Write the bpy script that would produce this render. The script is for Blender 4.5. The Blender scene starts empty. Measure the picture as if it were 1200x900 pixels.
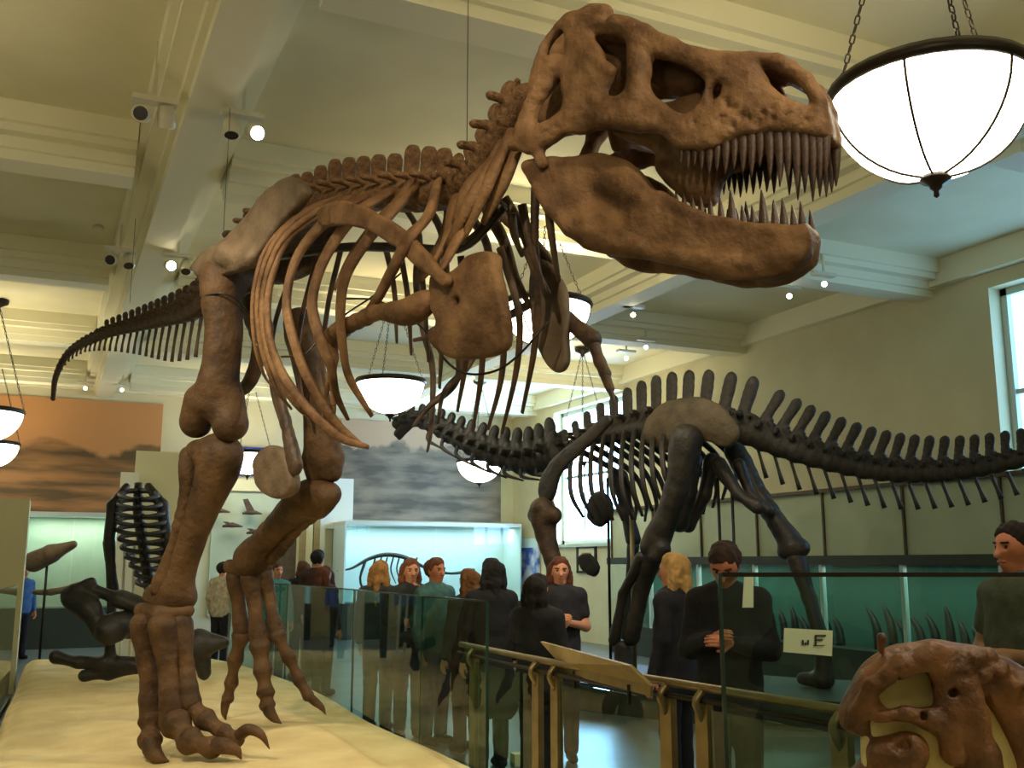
import bpy, math, random
import numpy as np
from mathutils import Vector, Matrix
random.seed(7)
rng = np.random.RandomState(5)
S = bpy.context.scene
COL = S.collection

# ------------------------------------------------------------------ camera
FPX, HZ, VX = 1170.0, 660.0, 50.0          # focal length in px of a 1200x900 frame, horizon row, hall axis vanishing column
EYE = 1.6
pitch = math.atan((HZ - 450) / FPX)
yaw = math.atan((600 - VX) / FPX / (math.cos(pitch) + math.sin(pitch) * (HZ - 450) / FPX))
cam = bpy.data.cameras.new('camera'); cam.sensor_width = 36; cam.lens = 36 * FPX / 1200
cam.clip_start = .05; cam.clip_end = 200
camo = bpy.data.objects.new('camera', cam); COL.objects.link(camo)
camo.location = (0, 0, EYE); camo.rotation_euler = (math.pi / 2 + pitch, 0, -yaw)
S.camera = camo

# ------------------------------------------------------------------ view, world
S.view_settings.view_transform = 'Standard'; S.view_settings.look = 'None'
S.view_settings.exposure = 0.55; S.view_settings.gamma = 1.0
S.view_settings.use_curve_mapping = False
wd = bpy.data.worlds.new('world'); S.world = wd; wd.use_nodes = True
bg = wd.node_tree.nodes['Background']; bg.inputs[0].default_value = (.55, .75, 1, 1); bg.inputs[1].default_value = 1.0
LAMP_E = 7.0          # glow of the pendant bowls
WIN_E = (3.5, 16.0)   # daylight at the two windows: shaded near one, open far one
SPOT_W = 200          # track spot lights on the big skeleton; also scales the added fills
CASE_W = 30           # strip lights in the wall cases

# ------------------------------------------------------------------ pixel rays
Fv = np.array([math.sin(yaw) * math.cos(pitch), math.cos(yaw) * math.cos(pitch), math.sin(pitch)])
Rv = np.array([math.cos(yaw), -math.sin(yaw), 0.0])
Uv = np.cross(Rv, Fv)
C0 = np.array([0, 0, EYE])
def ray(x, y): return Fv + Rv * (x - 600) / FPX - Uv * (y - 450) / FPX
def P(x, y, d): return C0 + ray(x, y) * d
def onz(x, y, z): r = ray(x, y); return C0 + r * (z - EYE) / r[2]
def onX(x, y, X): r = ray(x, y); return C0 + r * X / r[0]
def onY(x, y, Y): r = ray(x, y); return C0 + r * Y / r[1]
def onplane(x, y, p0, n): r = ray(x, y); return C0 + r * (np.dot(p0 - C0, n) / np.dot(r, n))
def nrm(v): v = np.asarray(v, float); return v / (np.linalg.norm(v) + 1e-12)
Zu = np.array([0, 0, 1.0])

# ------------------------------------------------------------------ materials
def lin(c):
    return tuple(((v / 255) / 12.92 if v / 255 <= .04045 else ((v / 255 + .055) / 1.055) ** 2.4) for v in c)
def mat(name, c, c2=None, rough=.6, scale=6, bump=0, bscale=30, metal=0, spec=.5, detail=4, lo=.35, hi=.65):
    m = bpy.data.materials.new(name); m.use_nodes = True
    nt = m.node_tree; b = nt.nodes['Principled BSDF']
    b.inputs['Roughness'].default_value = rough; b.inputs['Metallic'].default_value = metal
    b.inputs['Specular IOR Level'].default_value = spec
    b.inputs['Base Color'].default_value = (*lin(c), 1)
    tc = None
    if c2 or bump:
        tc = nt.nodes.new('ShaderNodeTexCoord')
    if c2:
        n = nt.nodes.new('ShaderNodeTexNoise'); n.inputs['Scale'].default_value = scale; n.inputs['Detail'].default_value = detail
        r = nt.nodes.new('ShaderNodeValToRGB')
        r.color_ramp.elements[0].position = lo; r.color_ramp.elements[1].position = hi
        r.color_ramp.elements[0].color = (*lin(c2), 1); r.color_ramp.elements[1].color = (*lin(c), 1)
        nt.links.new(tc.outputs['Object'], n.inputs['Vector']); nt.links.new(n.outputs['Fac'], r.inputs['Fac'])
        nt.links.new(r.outputs['Color'], b.inputs['Base Color'])
    if bump:
        n2 = nt.nodes.new('ShaderNodeTexNoise'); n2.inputs['Scale'].default_value = bscale; n2.inputs['Detail'].default_value = 5
        bp = nt.nodes.new('ShaderNodeBump'); bp.inputs['Strength'].default_value = bump; bp.inputs['Distance'].default_value = .02
        nt.links.new(tc.outputs['Object'], n2.inputs['Vector']); nt.links.new(n2.outputs['Fac'], bp.inputs['Height'])
        nt.links.new(bp.outputs['Normal'], b.inputs['Normal'])
    return m
def emat(name, c, e):
    m = bpy.data.materials.new(name); m.use_nodes = True; nt = m.node_tree
    b = nt.nodes['Principled BSDF']; b.inputs['Base Color'].default_value = (*lin(c), 1)
    b.inputs['Emission Color'].default_value = (*lin(c), 1); b.inputs['Emission Strength'].default_value = e
    return m
def gmat(name, tint, refl=1.0):
    m = bpy.data.materials.new(name); m.use_nodes = True; nt = m.node_tree; nt.nodes.clear()
    o = nt.nodes.new('ShaderNodeOutputMaterial'); t = nt.nodes.new('ShaderNodeBsdfTransparent')
    g = nt.nodes.new('ShaderNodeBsdfGlossy'); g.inputs['Roughness'].default_value = .02
    t.inputs[0].default_value = (*tint, 1); g.inputs[0].default_value = (.9 * refl, .95 * refl, .92 * refl, 1)
    f = nt.nodes.new('ShaderNodeFresnel'); f.inputs[0].default_value = 1.5
    x = nt.nodes.new('ShaderNodeMixShader')
    gm = nt.nodes.new('ShaderNodeNewGeometry'); iv = nt.nodes.new('ShaderNodeMath'); iv.operation = 'SUBTRACT'; iv.inputs[0].default_value = 1
    ml = nt.nodes.new('ShaderNodeMath'); ml.operation = 'MULTIPLY'; nt.links.new(gm.outputs['Backfacing'], iv.inputs[1])
    nt.links.new(f.outputs[0], ml.inputs[0]); nt.links.new(iv.outputs[0], ml.inputs[1])      # only the outer face mirrors
    nt.links.new(ml.outputs[0], x.inputs[0]); nt.links.new(t.outputs[0], x.inputs[1]); nt.links.new(g.outputs[0], x.inputs[2])
    nt.links.new(x.outputs[0], o.inputs[0])
    return m
M = {}
M['ceil'] = mat('ceiling_plaster', (226, 219, 182), (218, 210, 170), .8, 1.2)
M['beam'] = mat('beam_plaster', (232, 226, 192), None, .7)
M['wall'] = mat('wall_paint', (214, 205, 165), (206, 196, 156), .75, 1.5)
M['floor'] = mat('dark_polished_floor', (96, 105, 105), (80, 88, 88), .3, 3, spec=1.0)
M['bone'] = mat('brown_fossil_bone', (140, 104, 68), (92, 63, 37), .62, 5.5, .75, 22, spec=.3)
M['bone2'] = mat('leg_fossil_bone', (102, 75, 47), (66, 47, 29), .62, 5, .7, 20, spec=.3)
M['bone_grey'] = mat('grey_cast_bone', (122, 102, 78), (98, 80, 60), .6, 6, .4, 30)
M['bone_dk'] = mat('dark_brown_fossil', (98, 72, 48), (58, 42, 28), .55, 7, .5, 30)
M['tooth'] = mat('dark_tooth_enamel', (84, 56, 36), (50, 32, 20), .35, 14, .2, 30)
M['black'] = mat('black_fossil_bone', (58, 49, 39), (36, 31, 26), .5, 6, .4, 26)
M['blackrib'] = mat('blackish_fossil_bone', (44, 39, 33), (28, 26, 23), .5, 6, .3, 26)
M['olive_bone'] = mat('olive_brown_bone', (96, 80, 54), (68, 56, 38), .6, 5, .5, 24)
M['sand'] = mat('pale_sand', (232, 212, 158), (218, 194, 138), .95, 3, .6, 14)
M['glass'] = gmat('green_tinted_glass', (.74, .86, .81), 1.0)
M['glass_case'] = gmat('case_glass', (.93, .98, .96), .9)
M['glass_edge'] = mat('glass_cut_edge', (40, 62, 54), None, .15)
M['brass'] = mat('brushed_bronze', (150, 132, 92), (132, 114, 78), .35, 8, metal=.7)
M['panel_tan'] = mat('tan_reading_panel', (172, 150, 100), (158, 136, 90), .5, 10)
M['metal_dk'] = mat('dark_metal', (46, 38, 28), None, .4, metal=.6)
M['wire'] = mat('steel_wire', (50, 44, 36), None, .4, metal=.5)
M['white'] = mat('white_board', (226, 226, 206), None, .6)
M['bowl'] = emat('lit_opal_glass', (255, 246, 222), LAMP_E)
M['lens'] = emat('lit_spot_lens', (255, 244, 214), 25)
M['lens_off'] = mat('dark_spot_lens', (40, 34, 26), None, .3)
M['spotw'] = mat('white_spot_housing', (214, 206, 176), None, .4)
M['daylight0'] = emat('daylit_pane_near', (150, 205, 255), WIN_E[0]); M['daylight1'] = emat('daylit_pane_far', (150, 200, 255), WIN_E[1])
M['frame'] = mat('window_frame_paint', (200, 205, 190), None, .5)
M['pale_green'] = mat('pale_green_panel', (196, 204, 172), (186, 196, 162), .6, 2)
M['teal'] = mat('teal_case_back', (204, 226, 224), None, .6)
M['teal_dk'] = mat('deep_teal_case_back', (58, 104, 90), None, .6)
M['green_dk'] = mat('dark_green_plinth', (48, 56, 44), None, .5)
M['wood'] = mat('dark_wood', (96, 78, 48), (80, 62, 38), .5, 12)
M['cream'] = mat('cream_paint', (222, 214, 170), None, .7)
M['blue'] = mat('blue_sign', (40, 62, 140), None, .5)
M['paper'] = mat('paper_label', (206, 218, 186), None, .7)
M['ink'] = mat('ink_print', (50, 54, 44), None, .8)
M['plaster_fill'] = mat('cream_plaster_fill', (214, 198, 138), (198, 180, 118), .8, 8, .3, 30)
M['skullbone'] = mat('red_brown_skull_bone', (140, 92, 50), (84, 52, 26), .5, 8, .8, 22)

# ------------------------------------------------------------------ object helpers
W = {}
def link(o, parent=None, loc=(0, 0, 0)):
    COL.objects.link(o); loc = np.asarray(loc, float)
    if parent is not None:
        o.parent = parent; o.location = loc - W[parent.name]
    else:
        o.location = loc
    W[o.name] = loc
    return o
def tag(o, label, cat, group=None):
    o['label'] = label; o['category'] = cat
    if group: o['group'] = group
    return o
def thing(name, label, cat, loc, group=None):
    o = bpy.data.objects.new(name, None); o.empty_display_size = .1
    return tag(link(o, None, loc), label, cat, group)
def mesh(name, v, f, m, smooth=True):
    me = bpy.data.meshes.new(name); me.from_pydata([tuple(map(float, a)) for a in v], [], [tuple(map(int, q)) for q in f])
    if smooth: me.polygons.foreach_set('use_smooth', np.ones(len(me.polygons), bool))
    me.materials.append(M[m] if isinstance(m, str) else m)
    return me
def mk(name, vf, m, parent=None, smooth=True, base=False):
    v, f = vf; v = np.asarray(v, float)
    c = v.mean(0)
    if base: c = np.array([c[0], c[1], v[:, 2].min()])
    return link(bpy.data.objects.new(name, mesh(name, v - c, f, m, smooth)), parent, c)
def inst(name, me, parent, mtx, label=None):
    o = bpy.data.objects.new(name, me); COL.objects.link(o)
    loc = np.array(mtx.translation)
    if parent is not None:
        o.parent = parent; o.matrix_basis = Matrix.Translation(-Vector(W[parent.name])) @ mtx
    else: o.matrix_basis = mtx
    W[o.name] = loc
    return o
def struct(o): o['kind'] = 'structure'; return o
def join(*vfs):
    V, Fc, n = [], [], 0
    for v, f in vfs:
        V.append(np.asarray(v, float)); Fc += [tuple(i + n for i in q) for q in f]; n += len(v)
    return np.concatenate(V), Fc
def box(x0, x1, y0, y1, z0, z1):
    v = [(x0, y0, z0), (x1, y0, z0), (x1, y1, z0), (x0, y1, z0), (x0, y0, z1), (x1, y0, z1), (x1, y1, z1), (x0, y1, z1)]
    return v, [(3, 2, 1, 0), (4, 5, 6, 7), (0, 1, 5, 4), (1, 2, 6, 5), (2, 3, 7, 6), (3, 0, 4, 7)]
def prism(poly, z0, z1):
    n = len(poly); v = [(p[0], p[1], z0) for p in poly] + [(p[0], p[1], z1) for p in poly]
    return v, [tuple(range(n - 1, -1, -1)), tuple(range(n, 2 * n))] + [(i, (i + 1) % n, n + (i + 1) % n, n + i) for i in range(n)]
def slab(p, q, half, z0, z1):
    """upright slab from p to q in plan"""
    p = np.asarray(p[:2], float); q = np.asarray(q[:2], float); t = nrm(q - p); n = np.array([-t[1], t[0]]) * half
    return prism([p - n, q - n, q + n, p + n], z0, z1)
def slab3(a, b, c, d, t):
    """thick quad a b c d, thickness t along its normal"""
    a, b, c, d = [np.asarray(k, float) for k in (a, b, c, d)]
    n = nrm(np.cross(b - a, d - a)) * t
    v = [a, b, c, d, a + n, b + n, c + n, d + n]
    return v, [(3, 2, 1, 0), (4, 5, 6, 7), (0, 1, 5, 4), (1, 2, 6, 5), (2, 3, 7, 6), (3, 0, 4, 7)]
def spline(pts, n):
    pts = np.asarray(pts, float)
    if len(pts) == 2: return np.array([pts[0] + (pts[1] - pts[0]) * t for t in np.linspace(0, 1, n)])
    p = np.vstack([2 * pts[0] - pts[1], pts, 2 * pts[-1] - pts[-2]]); out = []
    for u in np.linspace(0, len(pts) - 1 - 1e-9, n):
        i = int(u); t = u - i; a, b, c, d = p[i], p[i + 1], p[i + 2], p[i + 3]
        out.append(.5 * (2 * b + (c - a) * t + (2 * a - 5 * b + 4 * c - d) * t * t + (3 * b - a - 3 * c + d) * t ** 3))
    return np.array(out)
def tube(pts, rad, n=None, seg=8, flat=None, fs=1.0, caps=True):
    """swept tube along a spline; flat: direction in which the section is scaled by fs"""
    pts = np.asarray(pts, float); n = n or max(2, 4 * (len(pts) - 1) + 1)
    c = spline(pts, n)
    r = np.interp(np.linspace(0, 1, n), np.linspace(0, 1, len(rad)), rad) if np.ndim(rad) else np.full(n, rad)
    T = np.gradient(c, axis=0); T /= np.linalg.norm(T, axis=1)[:, None] + 1e-12
    ref = np.asarray(flat, float) if flat is not None else (Zu if abs(T[0][2]) < .9 else np.array([1.0, 0, 0]))
    v = []; a = np.linspace(0, 2 * math.pi, seg, endpoint=False); u = None
    for i in range(n):
        base = ref if (flat is not None or u is None) else u
        u = base - T[i] * np.dot(base, T[i]); u = nrm(u); w = np.cross(T[i], u)
        for q in a: v.append(c[i] + r[i] * (fs * math.cos(q) * u + math.sin(q) * w))
    f = [(i * seg + j, i * seg + (j + 1) % seg, (i + 1) * seg + (j + 1) % seg, (i + 1) * seg + j) for i in range(n - 1) for j in range(seg)]
    if caps: f += [tuple(range(seg - 1, -1, -1)), tuple((n - 1) * seg + j for j in range(seg))]
    return np.array(v), f
def lathe(prof, seg=24, c=(0, 0, 0)):
    v = [(c[0] + r * math.cos(2 * math.pi * j / seg), c[1] + r * math.sin(2 * math.pi * j / seg), c[2] + z) for r, z in prof for j in range(seg)]
    f = [(i * seg + j, i * seg + (j + 1) % seg, (i + 1) * seg + (j + 1) % seg, (i + 1) * seg + j) for i in range(len(prof) - 1) for j in range(seg)]
    return v, f

# ------------------------------------------------------------------ signed-distance sculpting
def polysd(px, py, poly):
    poly = np.asarray(poly, float); d = np.full(px.shape, 1e9); inside = np.zeros(px.shape, bool); n = len(poly)
    for i in range(n):
        a = poly[i]; b = poly[(i + 1) % n]; e = b - a
        wx = px - a[0]; wy = py - a[1]; t = np.clip((wx * e[0] + wy * e[1]) / (e @ e + 1e-12), 0, 1)
        d = np.minimum(d, (wx - e[0] * t) ** 2 + (wy - e[1] * t) ** 2)
        c = (a[1] > py) != (b[1] > py)
        inside ^= c & (px < (b[0] - a[0]) * (py - a[1]) / (b[1] - a[1] + 1e-12) + a[0])
    d = np.sqrt(d); return np.where(inside, -d, d)
class Sdf:
    def __init__(s, res, k=.02): s.res = res; s.k = k; s.pr = []
    def chain(s, pts, rad, k=None, cut=False, flat=None, fs=1.0, n=None):
        pts = np.asarray(pts, float)
        if n:
            r = np.interp(np.linspace(0, 1, n), np.linspace(0, 1, len(pts)), rad) if np.ndim(rad) else np.full(n, rad)
            pts = spline(pts, n); rad = r
        rad = np.full(len(pts), rad, float) if np.ndim(rad) == 0 else np.asarray(rad, float)
        if len(rad) != len(pts): rad = np.interp(np.linspace(0, 1, len(pts)), np.linspace(0, 1, len(rad)), rad)
        s.pr.append(('c', pts, rad, s.k if k is None else k, cut, None if flat is None else nrm(flat), fs)); return s
    def ball(s, p, r, **kw): return s.chain([p, np.asarray(p) + 1e-4], r, **kw)
    def fn(s, f, lo, hi, k=None, cut=False):
        s.pr.append(('f', f, (np.asarray(lo, float), np.asarray(hi, float)), s.k if k is None else k, cut)); return s
    def build(s, noise=0, nscale=10):
        lo = np.full(3, 1e9); hi = -lo
        for p in s.pr:
            if p[4]: continue
            if p[0] == 'c':
                r = p[2].max(); lo = np.minimum(lo, p[1].min(0) - r); hi = np.maximum(hi, p[1].max(0) + r)
            else: lo = np.minimum(lo, p[2][0]); hi = np.maximum(hi, p[2][1])
        h = s.res; lo = lo - 2.5 * h; N = np.ceil((hi - lo) / h).astype(int) + 4
        F = np.full(N, 1.0)
        ax = [lo[i] + h * np.arange(N[i]) for i in range(3)]
        for p in s.pr:
            k = max(p[3], 1e-6)
            segs = []
            if p[0] == 'c':
                for i in range(len(p[1]) - 1):
                    a, b, ra, rb = p[1][i], p[1][i + 1], p[2][i], p[2][i + 1]
                    m = max(ra, rb) + k + 3 * h; segs.append((np.minimum(a, b) - m, np.maximum(a, b) + m, (a, b, ra, rb)))
            else: segs.append((p[2][0] - 3 * h, p[2][1] + 3 * h, None))
            for l, u, q in segs:
                i0 = np.clip(np.floor((l - lo) / h).astype(int), 0, N); i1 = np.clip(np.ceil((u - lo) / h).astype(int) + 1, 0, N)
                if (i1 <= i0).any(): continue
                sl = tuple(slice(i0[j], i1[j]) for j in range(3))
                X, Y, Z = np.meshgrid(*[ax[j][sl[j]] for j in range(3)], indexing='ij')
                if q is None: d = p[1](X, Y, Z)
                else:
                    a, b, ra, rb = q
                    w = np.stack([X - a[0], Y - a[1], Z - a[2]], -1); e = b - a
                    if p[5] is not None:
                        fl, fs = p[5], p[6]
                        w = w + ((w @ fl) * (1 / fs - 1))[..., None] * fl; e = e + (e @ fl) * (1 / fs - 1) * fl
                    t = np.clip((w @ e) / (e @ e + 1e-12), 0, 1)
                    d = np.linalg.norm(w - t[..., None] * e, axis=-1) - (ra + (rb - ra) * t)
                    if p[5] is not None: d = d * min(1, p[6] * 1.5)
                o = F[sl]
                if p[4]:
                    g = np.clip(.5 - .5 * (o + d) / k, 0, 1); F[sl] = o * (1 - g) + -d * g + k * g * (1 - g)
                else:
                    g = np.clip(.5 + .5 * (o - d) / k, 0, 1); F[sl] = o * (1 - g) + d * g - k * g * (1 - g)
        if noise:
            X, Y, Z = np.meshgrid(*ax, indexing='ij'); n = nscale
            F += noise * (np.sin(n * X + 1.3 * np.sin(n * .7 * Y)) * np.sin(n * 1.1 * Y + np.sin(n * .9 * Z)) + .6 * np.sin(2.3 * n * Z + n * X) * np.sin(2.1 * n * Y + 1.7 * n * X))
        return surfnet(F, lo, h)
def surfnet(F, lo, h):
    ins = F < 0; n = np.array(F.shape) - 1
    cnt = np.zeros(n, np.int8)
    cs = [(i, j, k) for i in (0, 1) for j in (0, 1) for k in (0, 1)]
    for i, j, k in cs: cnt += ins[i:i + n[0], j:j + n[1], k:k + n[2]]
    act = (cnt > 0) & (cnt < 8); I = np.argwhere(act)
    idx = np.full(n, -1); idx[act] = np.arange(len(I))
    acc = np.zeros((len(I), 3)); num = np.zeros(len(I))
    for a in cs:
        for axn in range(3):
            if a[axn]: continue
            b = list(a); b[axn] = 1
            fa = F[I[:, 0] + a[0], I[:, 1] + a[1], I[:, 2] + a[2]]; fb = F[I[:, 0] + b[0], I[:, 1] + b[1], I[:, 2] + b[2]]
            x = (fa < 0) != (fb < 0); t = np.where(x, fa / np.where(fa - fb == 0, 1, fa - fb), 0)
            pos = np.tile(np.array(a, float), (len(I), 1)); pos[:, axn] = t
            acc[x] += pos[x]; num[x] += 1
    V = lo + h * (I + acc / num[:, None])
    Q = []
    for axn in range(3):
        o1, o2 = (axn + 1) % 3, (axn + 2) % 3
        sl0 = [slice(None)] * 3; sl1 = [slice(None)] * 3; sl0[axn] = slice(0, -1); sl1[axn] = slice(1, None)
        A = ins[tuple(sl0)]; B = ins[tuple(sl1)]; E = np.argwhere(A != B)
        E = E[(E[:, o1] > 0) & (E[:, o2] > 0) & (E[:, o1] < n[o1]) & (E[:, o2] < n[o2])]
        if not len(E): continue
        fl = A[E[:, 0], E[:, 1], E[:, 2]]
        def g(d1, d2):
            e = E.copy(); e[:, o1] -= d1; e[:, o2] -= d2; return idx[e[:, 0], e[:, 1], e[:, 2]]
        q = np.stack([g(1, 1), g(0, 1), g(0, 0), g(1, 0)], 1); q[~fl] = q[~fl][:, ::-1]
        Q.append(q)
    Q = np.concatenate(Q); Q = Q[(Q >= 0).all(1)]
    return V, Q.tolist()
def smesh(name, vf, m):
    return mesh(name, vf[0], vf[1], m)

# ================================================================== THE HALL
XR, XL, YF, YB, ZC, ZB = 10.3, -6.5, 22.2, -3.0, 5.45, 5.0
struct(mk('floor', box(XL - .2, XR + .2, YB - .2, YF + .2, -.2, 0), 'floor', None, False))
struct(mk('ceiling', box(XL - .2, XR + .2, YB - .2, YF + .2, ZC, ZC + .2), 'ceil', None, False))
struct(mk('wall_left', box(XL - .2, XL, YB, YF, 0, ZC), 'wall', None, False))
struct(mk('wall_back', box(XL, XR, YB - .2, YB, 0, ZC), 'wall', None, False))
struct(mk('wall_front', box(XL, XR, YF, YF + .2, 0, ZC), 'wall', None, False))
# right wall with window openings
wins = [(4.6, 8.32, 2.35, 4.93), (17.0, 20.0, 2.0, 4.95)]
ys = [YB] + [v for w in wins for v in w[:2]] + [YF]
parts = [box(XR, XR + .35, ys[i], ys[i + 1], 0, ZC) for i in range(0, len(ys), 2)]
for y0, y1, z0, z1 in wins: parts += [box(XR, XR + .35, y0, y1, 0, z0), box(XR, XR + .35, y0, y1, z1, ZC)]
struct(mk('wall_right', join(*parts), 'wall', None, False))
for i, (y0, y1, z0, z1) in enumerate(wins):
    w = struct(mk('window_%d' % (i + 1), box(XR + .30, XR + .33, y0, y1, z0, z1), 'daylight%d' % i, None, False))
    fr = [box(XR + .2, XR + .28, y0, y0 + .09, z0, z1), box(XR + .2, XR + .28, y1 - .09, y1, z0, z1),
          box(XR + .2, XR + .28, y0, y1, z0, z0 + .09), box(XR + .2, XR + .28, y0, y1, z1 - .09, z1)]
    for k in range(1, 3):
        yy = y0 + (y1 - y0) * k / 3; fr.append(box(XR + .22, XR + .27, yy - .03, yy + .03, z0, z1))
    zz = z0 + (z1 - z0) * .5; fr.append(box(XR + .22, XR + .27, y0, y1, zz - .03, zz + .03))
    mk('window_frame', join(*fr), 'frame', w, False)
    mk('window_sill', box(XR - .06, XR + .3, y0 - .05, y1 + .05, z0 - .06, z0), 'frame', w, False)
mk('window_shade', box(XR + .1, XR + .16, 4.6, 7.6, 4.5, 4.93), 'metal_dk', bpy.data.objects['window_1'], False)
# beams: stepped profiles, one mesh each
n = 0
def beam_long(xc, name):
    struct(mk(name, join(box(xc - .16, xc + .16, YB, YF, ZB, ZB + .1), box(xc - .21, xc + .21, YB, YF, ZB + .1, ZB + .2),
        box(xc - .34, xc + .34, YB, YF, ZB + .2, ZB + .27), box(xc - .40, xc + .40, YB, YF, ZB + .27, ZC)), 'beam', None, False))
def beam_cross(yc, name, x0, x1):
    struct(mk(name, join(box(x0, x1, yc - .16, yc + .16, ZB + .01, ZB + .1), box(x0, x1, yc - .21, yc + .21, ZB + .1, ZB + .2),
        box(x0, x1, yc - .34, yc + .34, ZB + .2, ZB + .27), box(x0, x1, yc - .40, yc + .40, ZB + .27, ZC)), 'beam', None, False))
LX = [-5.0, .9, 6.8]; CY = [1.8, 5.55, 9.3, 13.2, 17.1, 21.0]
for x in LX: n += 1; beam_long(x, 'trim_%d' % n)
edges = [XL] + LX + [XR]
for y in CY:
    for i in range(4):
        n += 1; beam_cross(y, 'trim_%d' % n, edges[i] + (.41 if i else 0), edges[i + 1] - (.41 if i < 3 else 0))
for nm, b in (('right', box(XR - .14, XR, YB, YF, 5.12, ZC)), ('front', box(XL, XR - .15, YF - .14, YF, 5.12, ZC))):
    n += 1; struct(mk('trim_%d' % n, b, 'beam', None, False))

# ================================================================== PENDANT BOWL LAMPS
RB = .47
bowl_prof = [(RB * math.sin(t), -RB * .94 * math.cos(t)) for t in np.linspace(.06, math.pi / 2, 12)]
BOWL = smesh('bowl', lathe(bowl_prof, 32), 'bowl')
RIM = smesh('rim', lathe([(RB * .97, -.03), (RB * 1.03, -.03), (RB * 1.06, 0), (RB * 1.03, .035), (RB * .97, .035), (RB * .97, -.03)], 32), 'metal_dk')
STRAP = []
for k in range(6):
    a = math.pi / 6 + k * math.pi / 3
    pts = [(1.012 * RB * math.sin(t) * math.cos(a), 1.012 * RB * math.sin(t) * math.sin(a), -1.012 * RB * .94 * math.cos(t)) for t in np.linspace(.1, math.pi / 2, 7)]
    STRAP.append(smesh('strap', tube(pts, .007, 13, 5), 'metal_dk'))
FINIAL = smesh('finial', lathe([(.001, -.11), (.014, -.1), (.012, -.075), (.028, -.06), (.032, -.045), (.075, -.02), (.07, 0), (.001, .005)], 12, (0, 0, -RB * .94)), 'metal_dk')
def chainmesh(p, q):
    p = np.array(p, float); q = np.array(q, float); L = np.linalg.norm(q - p); k = int(L / .05); t = nrm(q - p); out = []
    s = nrm(np.cross(t, (.3, .8, .1))); w = np.cross(t, s)
    for i in range(k):
        c = p + t * (i + .5) * L / k; u = s if i % 2 else w
        ring = [c + t * .032 * math.cos(a) + u * .013 * math.sin(a) for a in np.linspace(0, 2 * math.pi, 7)]
        out.append(tube(ring, .0045, 7, 4, caps=False))
    return join(*out)
CH = {}
def lamp(x, y, d, label, zt=ZC - .02, world=None, tilt=0):
    c = P(x, y, d) if world is None else np.array(world, float)
    t = thing('pendant_lamp', label, 'lamp', (c[0], c[1], c[2]), 'bowl pendant lamps')
    T = Matrix.Translation(Vector(c))
    inst('bowl', BOWL, t, T); inst('rim', RIM, t, T); inst('finial', FINIAL, t, T)
    for s in STRAP: inst('strap', s, t, T)
    hgt = round(float(zt - c[2]), 2)
    if hgt not in CH:
        CH[hgt] = [smesh('chain', chainmesh((RB * math.cos(a), RB * math.sin(a), .03), (.03 * math.cos(a), .03 * math.sin(a), hgt - .12)), 'metal_dk') for a in (math.pi / 2 + .5, math.pi * 7 / 6 + .5, math.pi * 11 / 6 + .5)]
        CH[hgt].append(smesh('canopy', lathe([(.001, hgt - .16), (.03, hgt - .14), (.04, hgt - .1), (.14, hgt - .05), (.15, hgt), (.001, hgt)], 16), 'metal_dk'))
    for q, s in enumerate(CH[hgt]): inst('canopy' if q == 3 else 'chain', s, t, T)
    return t
lamp(1088, 108, 4.95, 'large glowing bowl pendant lamp on chains beside the snout of the big skull')
lamp(640, 358, 10.6, 'glowing bowl pendant lamp hanging behind the breastbone plate of the big skeleton')
lamp(458, 448, 13.8, 'glowing bowl pendant lamp above the grey mountain mural, seen under the rib cage')
lamp(562, 541, 21.0, 'small far glowing pendant lamp in front of the right edge of the grey mural')
lamp(291, 531, 20.5, 'small far glowing pendant lamp in front of the blue sign')
lamp(-14, 482, 14.5, 'nearer and higher of the two glowing pendant lamps before the orange mural')
lamp(-10, 520, 18.5, 'farther and lower of the two glowing pendant lamps before the orange mural')
lamp(684, 512, 17.8, 'glowing pendant lamp hidden behind the spine of the long necked black skeleton')
for wx, wy in ((-2.2, 1.0), (3.9, -1.0), (-2.2, 6.5)):
    lamp(0, 0, 0, 'bowl pendant lamp in the bays of the hall away from the skeletons', world=(wx, wy, 3.85))

# ------------------------------------------------------------------ track spot lights
HEAD = smesh('spot_head', lathe([(.001, .09), (.045, .085), (.06, .04), (.065, -.06), (.05, -.07)], 14), 'spotw')
LENS_ON = smesh('spot_lens', lathe([(.001, -.062), (.055, -.062)], 14), 'lens'); LENS_OFF = smesh('spot_lens', lathe([(.001, -.062), (.055, -.062)], 14), 'lens_off')
def spot(x, y, z, label, heads):
    c = onz(x, y, z)
    t = thing('track_spotlight', label, 'spotlight', c, 'track spotlights on the ceiling beams')
    top = ZC
    mk('base_plate', box(c[0] - .16, c[0] + .16, c[1] - .05, c[1] + .05, c[2] + .1, c[2] + .14), 'spotw', t, False)
    mk('stem', box(c[0] - .012, c[0] + .012, c[1] - .012, c[1] + .012, c[2] + .13, max(top, c[2] + .2)), 'spotw', t, False)
    for dx, on, aim in heads:
        dirv = nrm(np.asarray(aim, float) - (c + [dx, 0, 0]))
        q = Vector((0, 0, -1)).rotation_difference(Vector(dirv)).to_matrix().to_4x4()
        T = Matrix.Translation(Vector(c + [dx, 0, 0])) @ q @ Matrix.Scale(1.05 if len(heads) > 1 else .62, 4)
        inst('spot_head', HEAD, t, T); inst('spot_lens', LENS_ON if on else LENS_OFF, t, T)
camp = (0, 0, 1.6)
spot(180, 136, 4.86, 'white twin track spotlight on the near ceiling beam with both lenses dark', [(-.08, 0, (-2, -3, 1)), (.09, 0, (1, 9, 2))])
spot(284, 152, 4.86, 'white twin track spotlight on the near ceiling beam with one lit lens', [(-.08, 0, (1, 6, 0)), (.09, 1, (2.4, 2, 2))])
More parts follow.
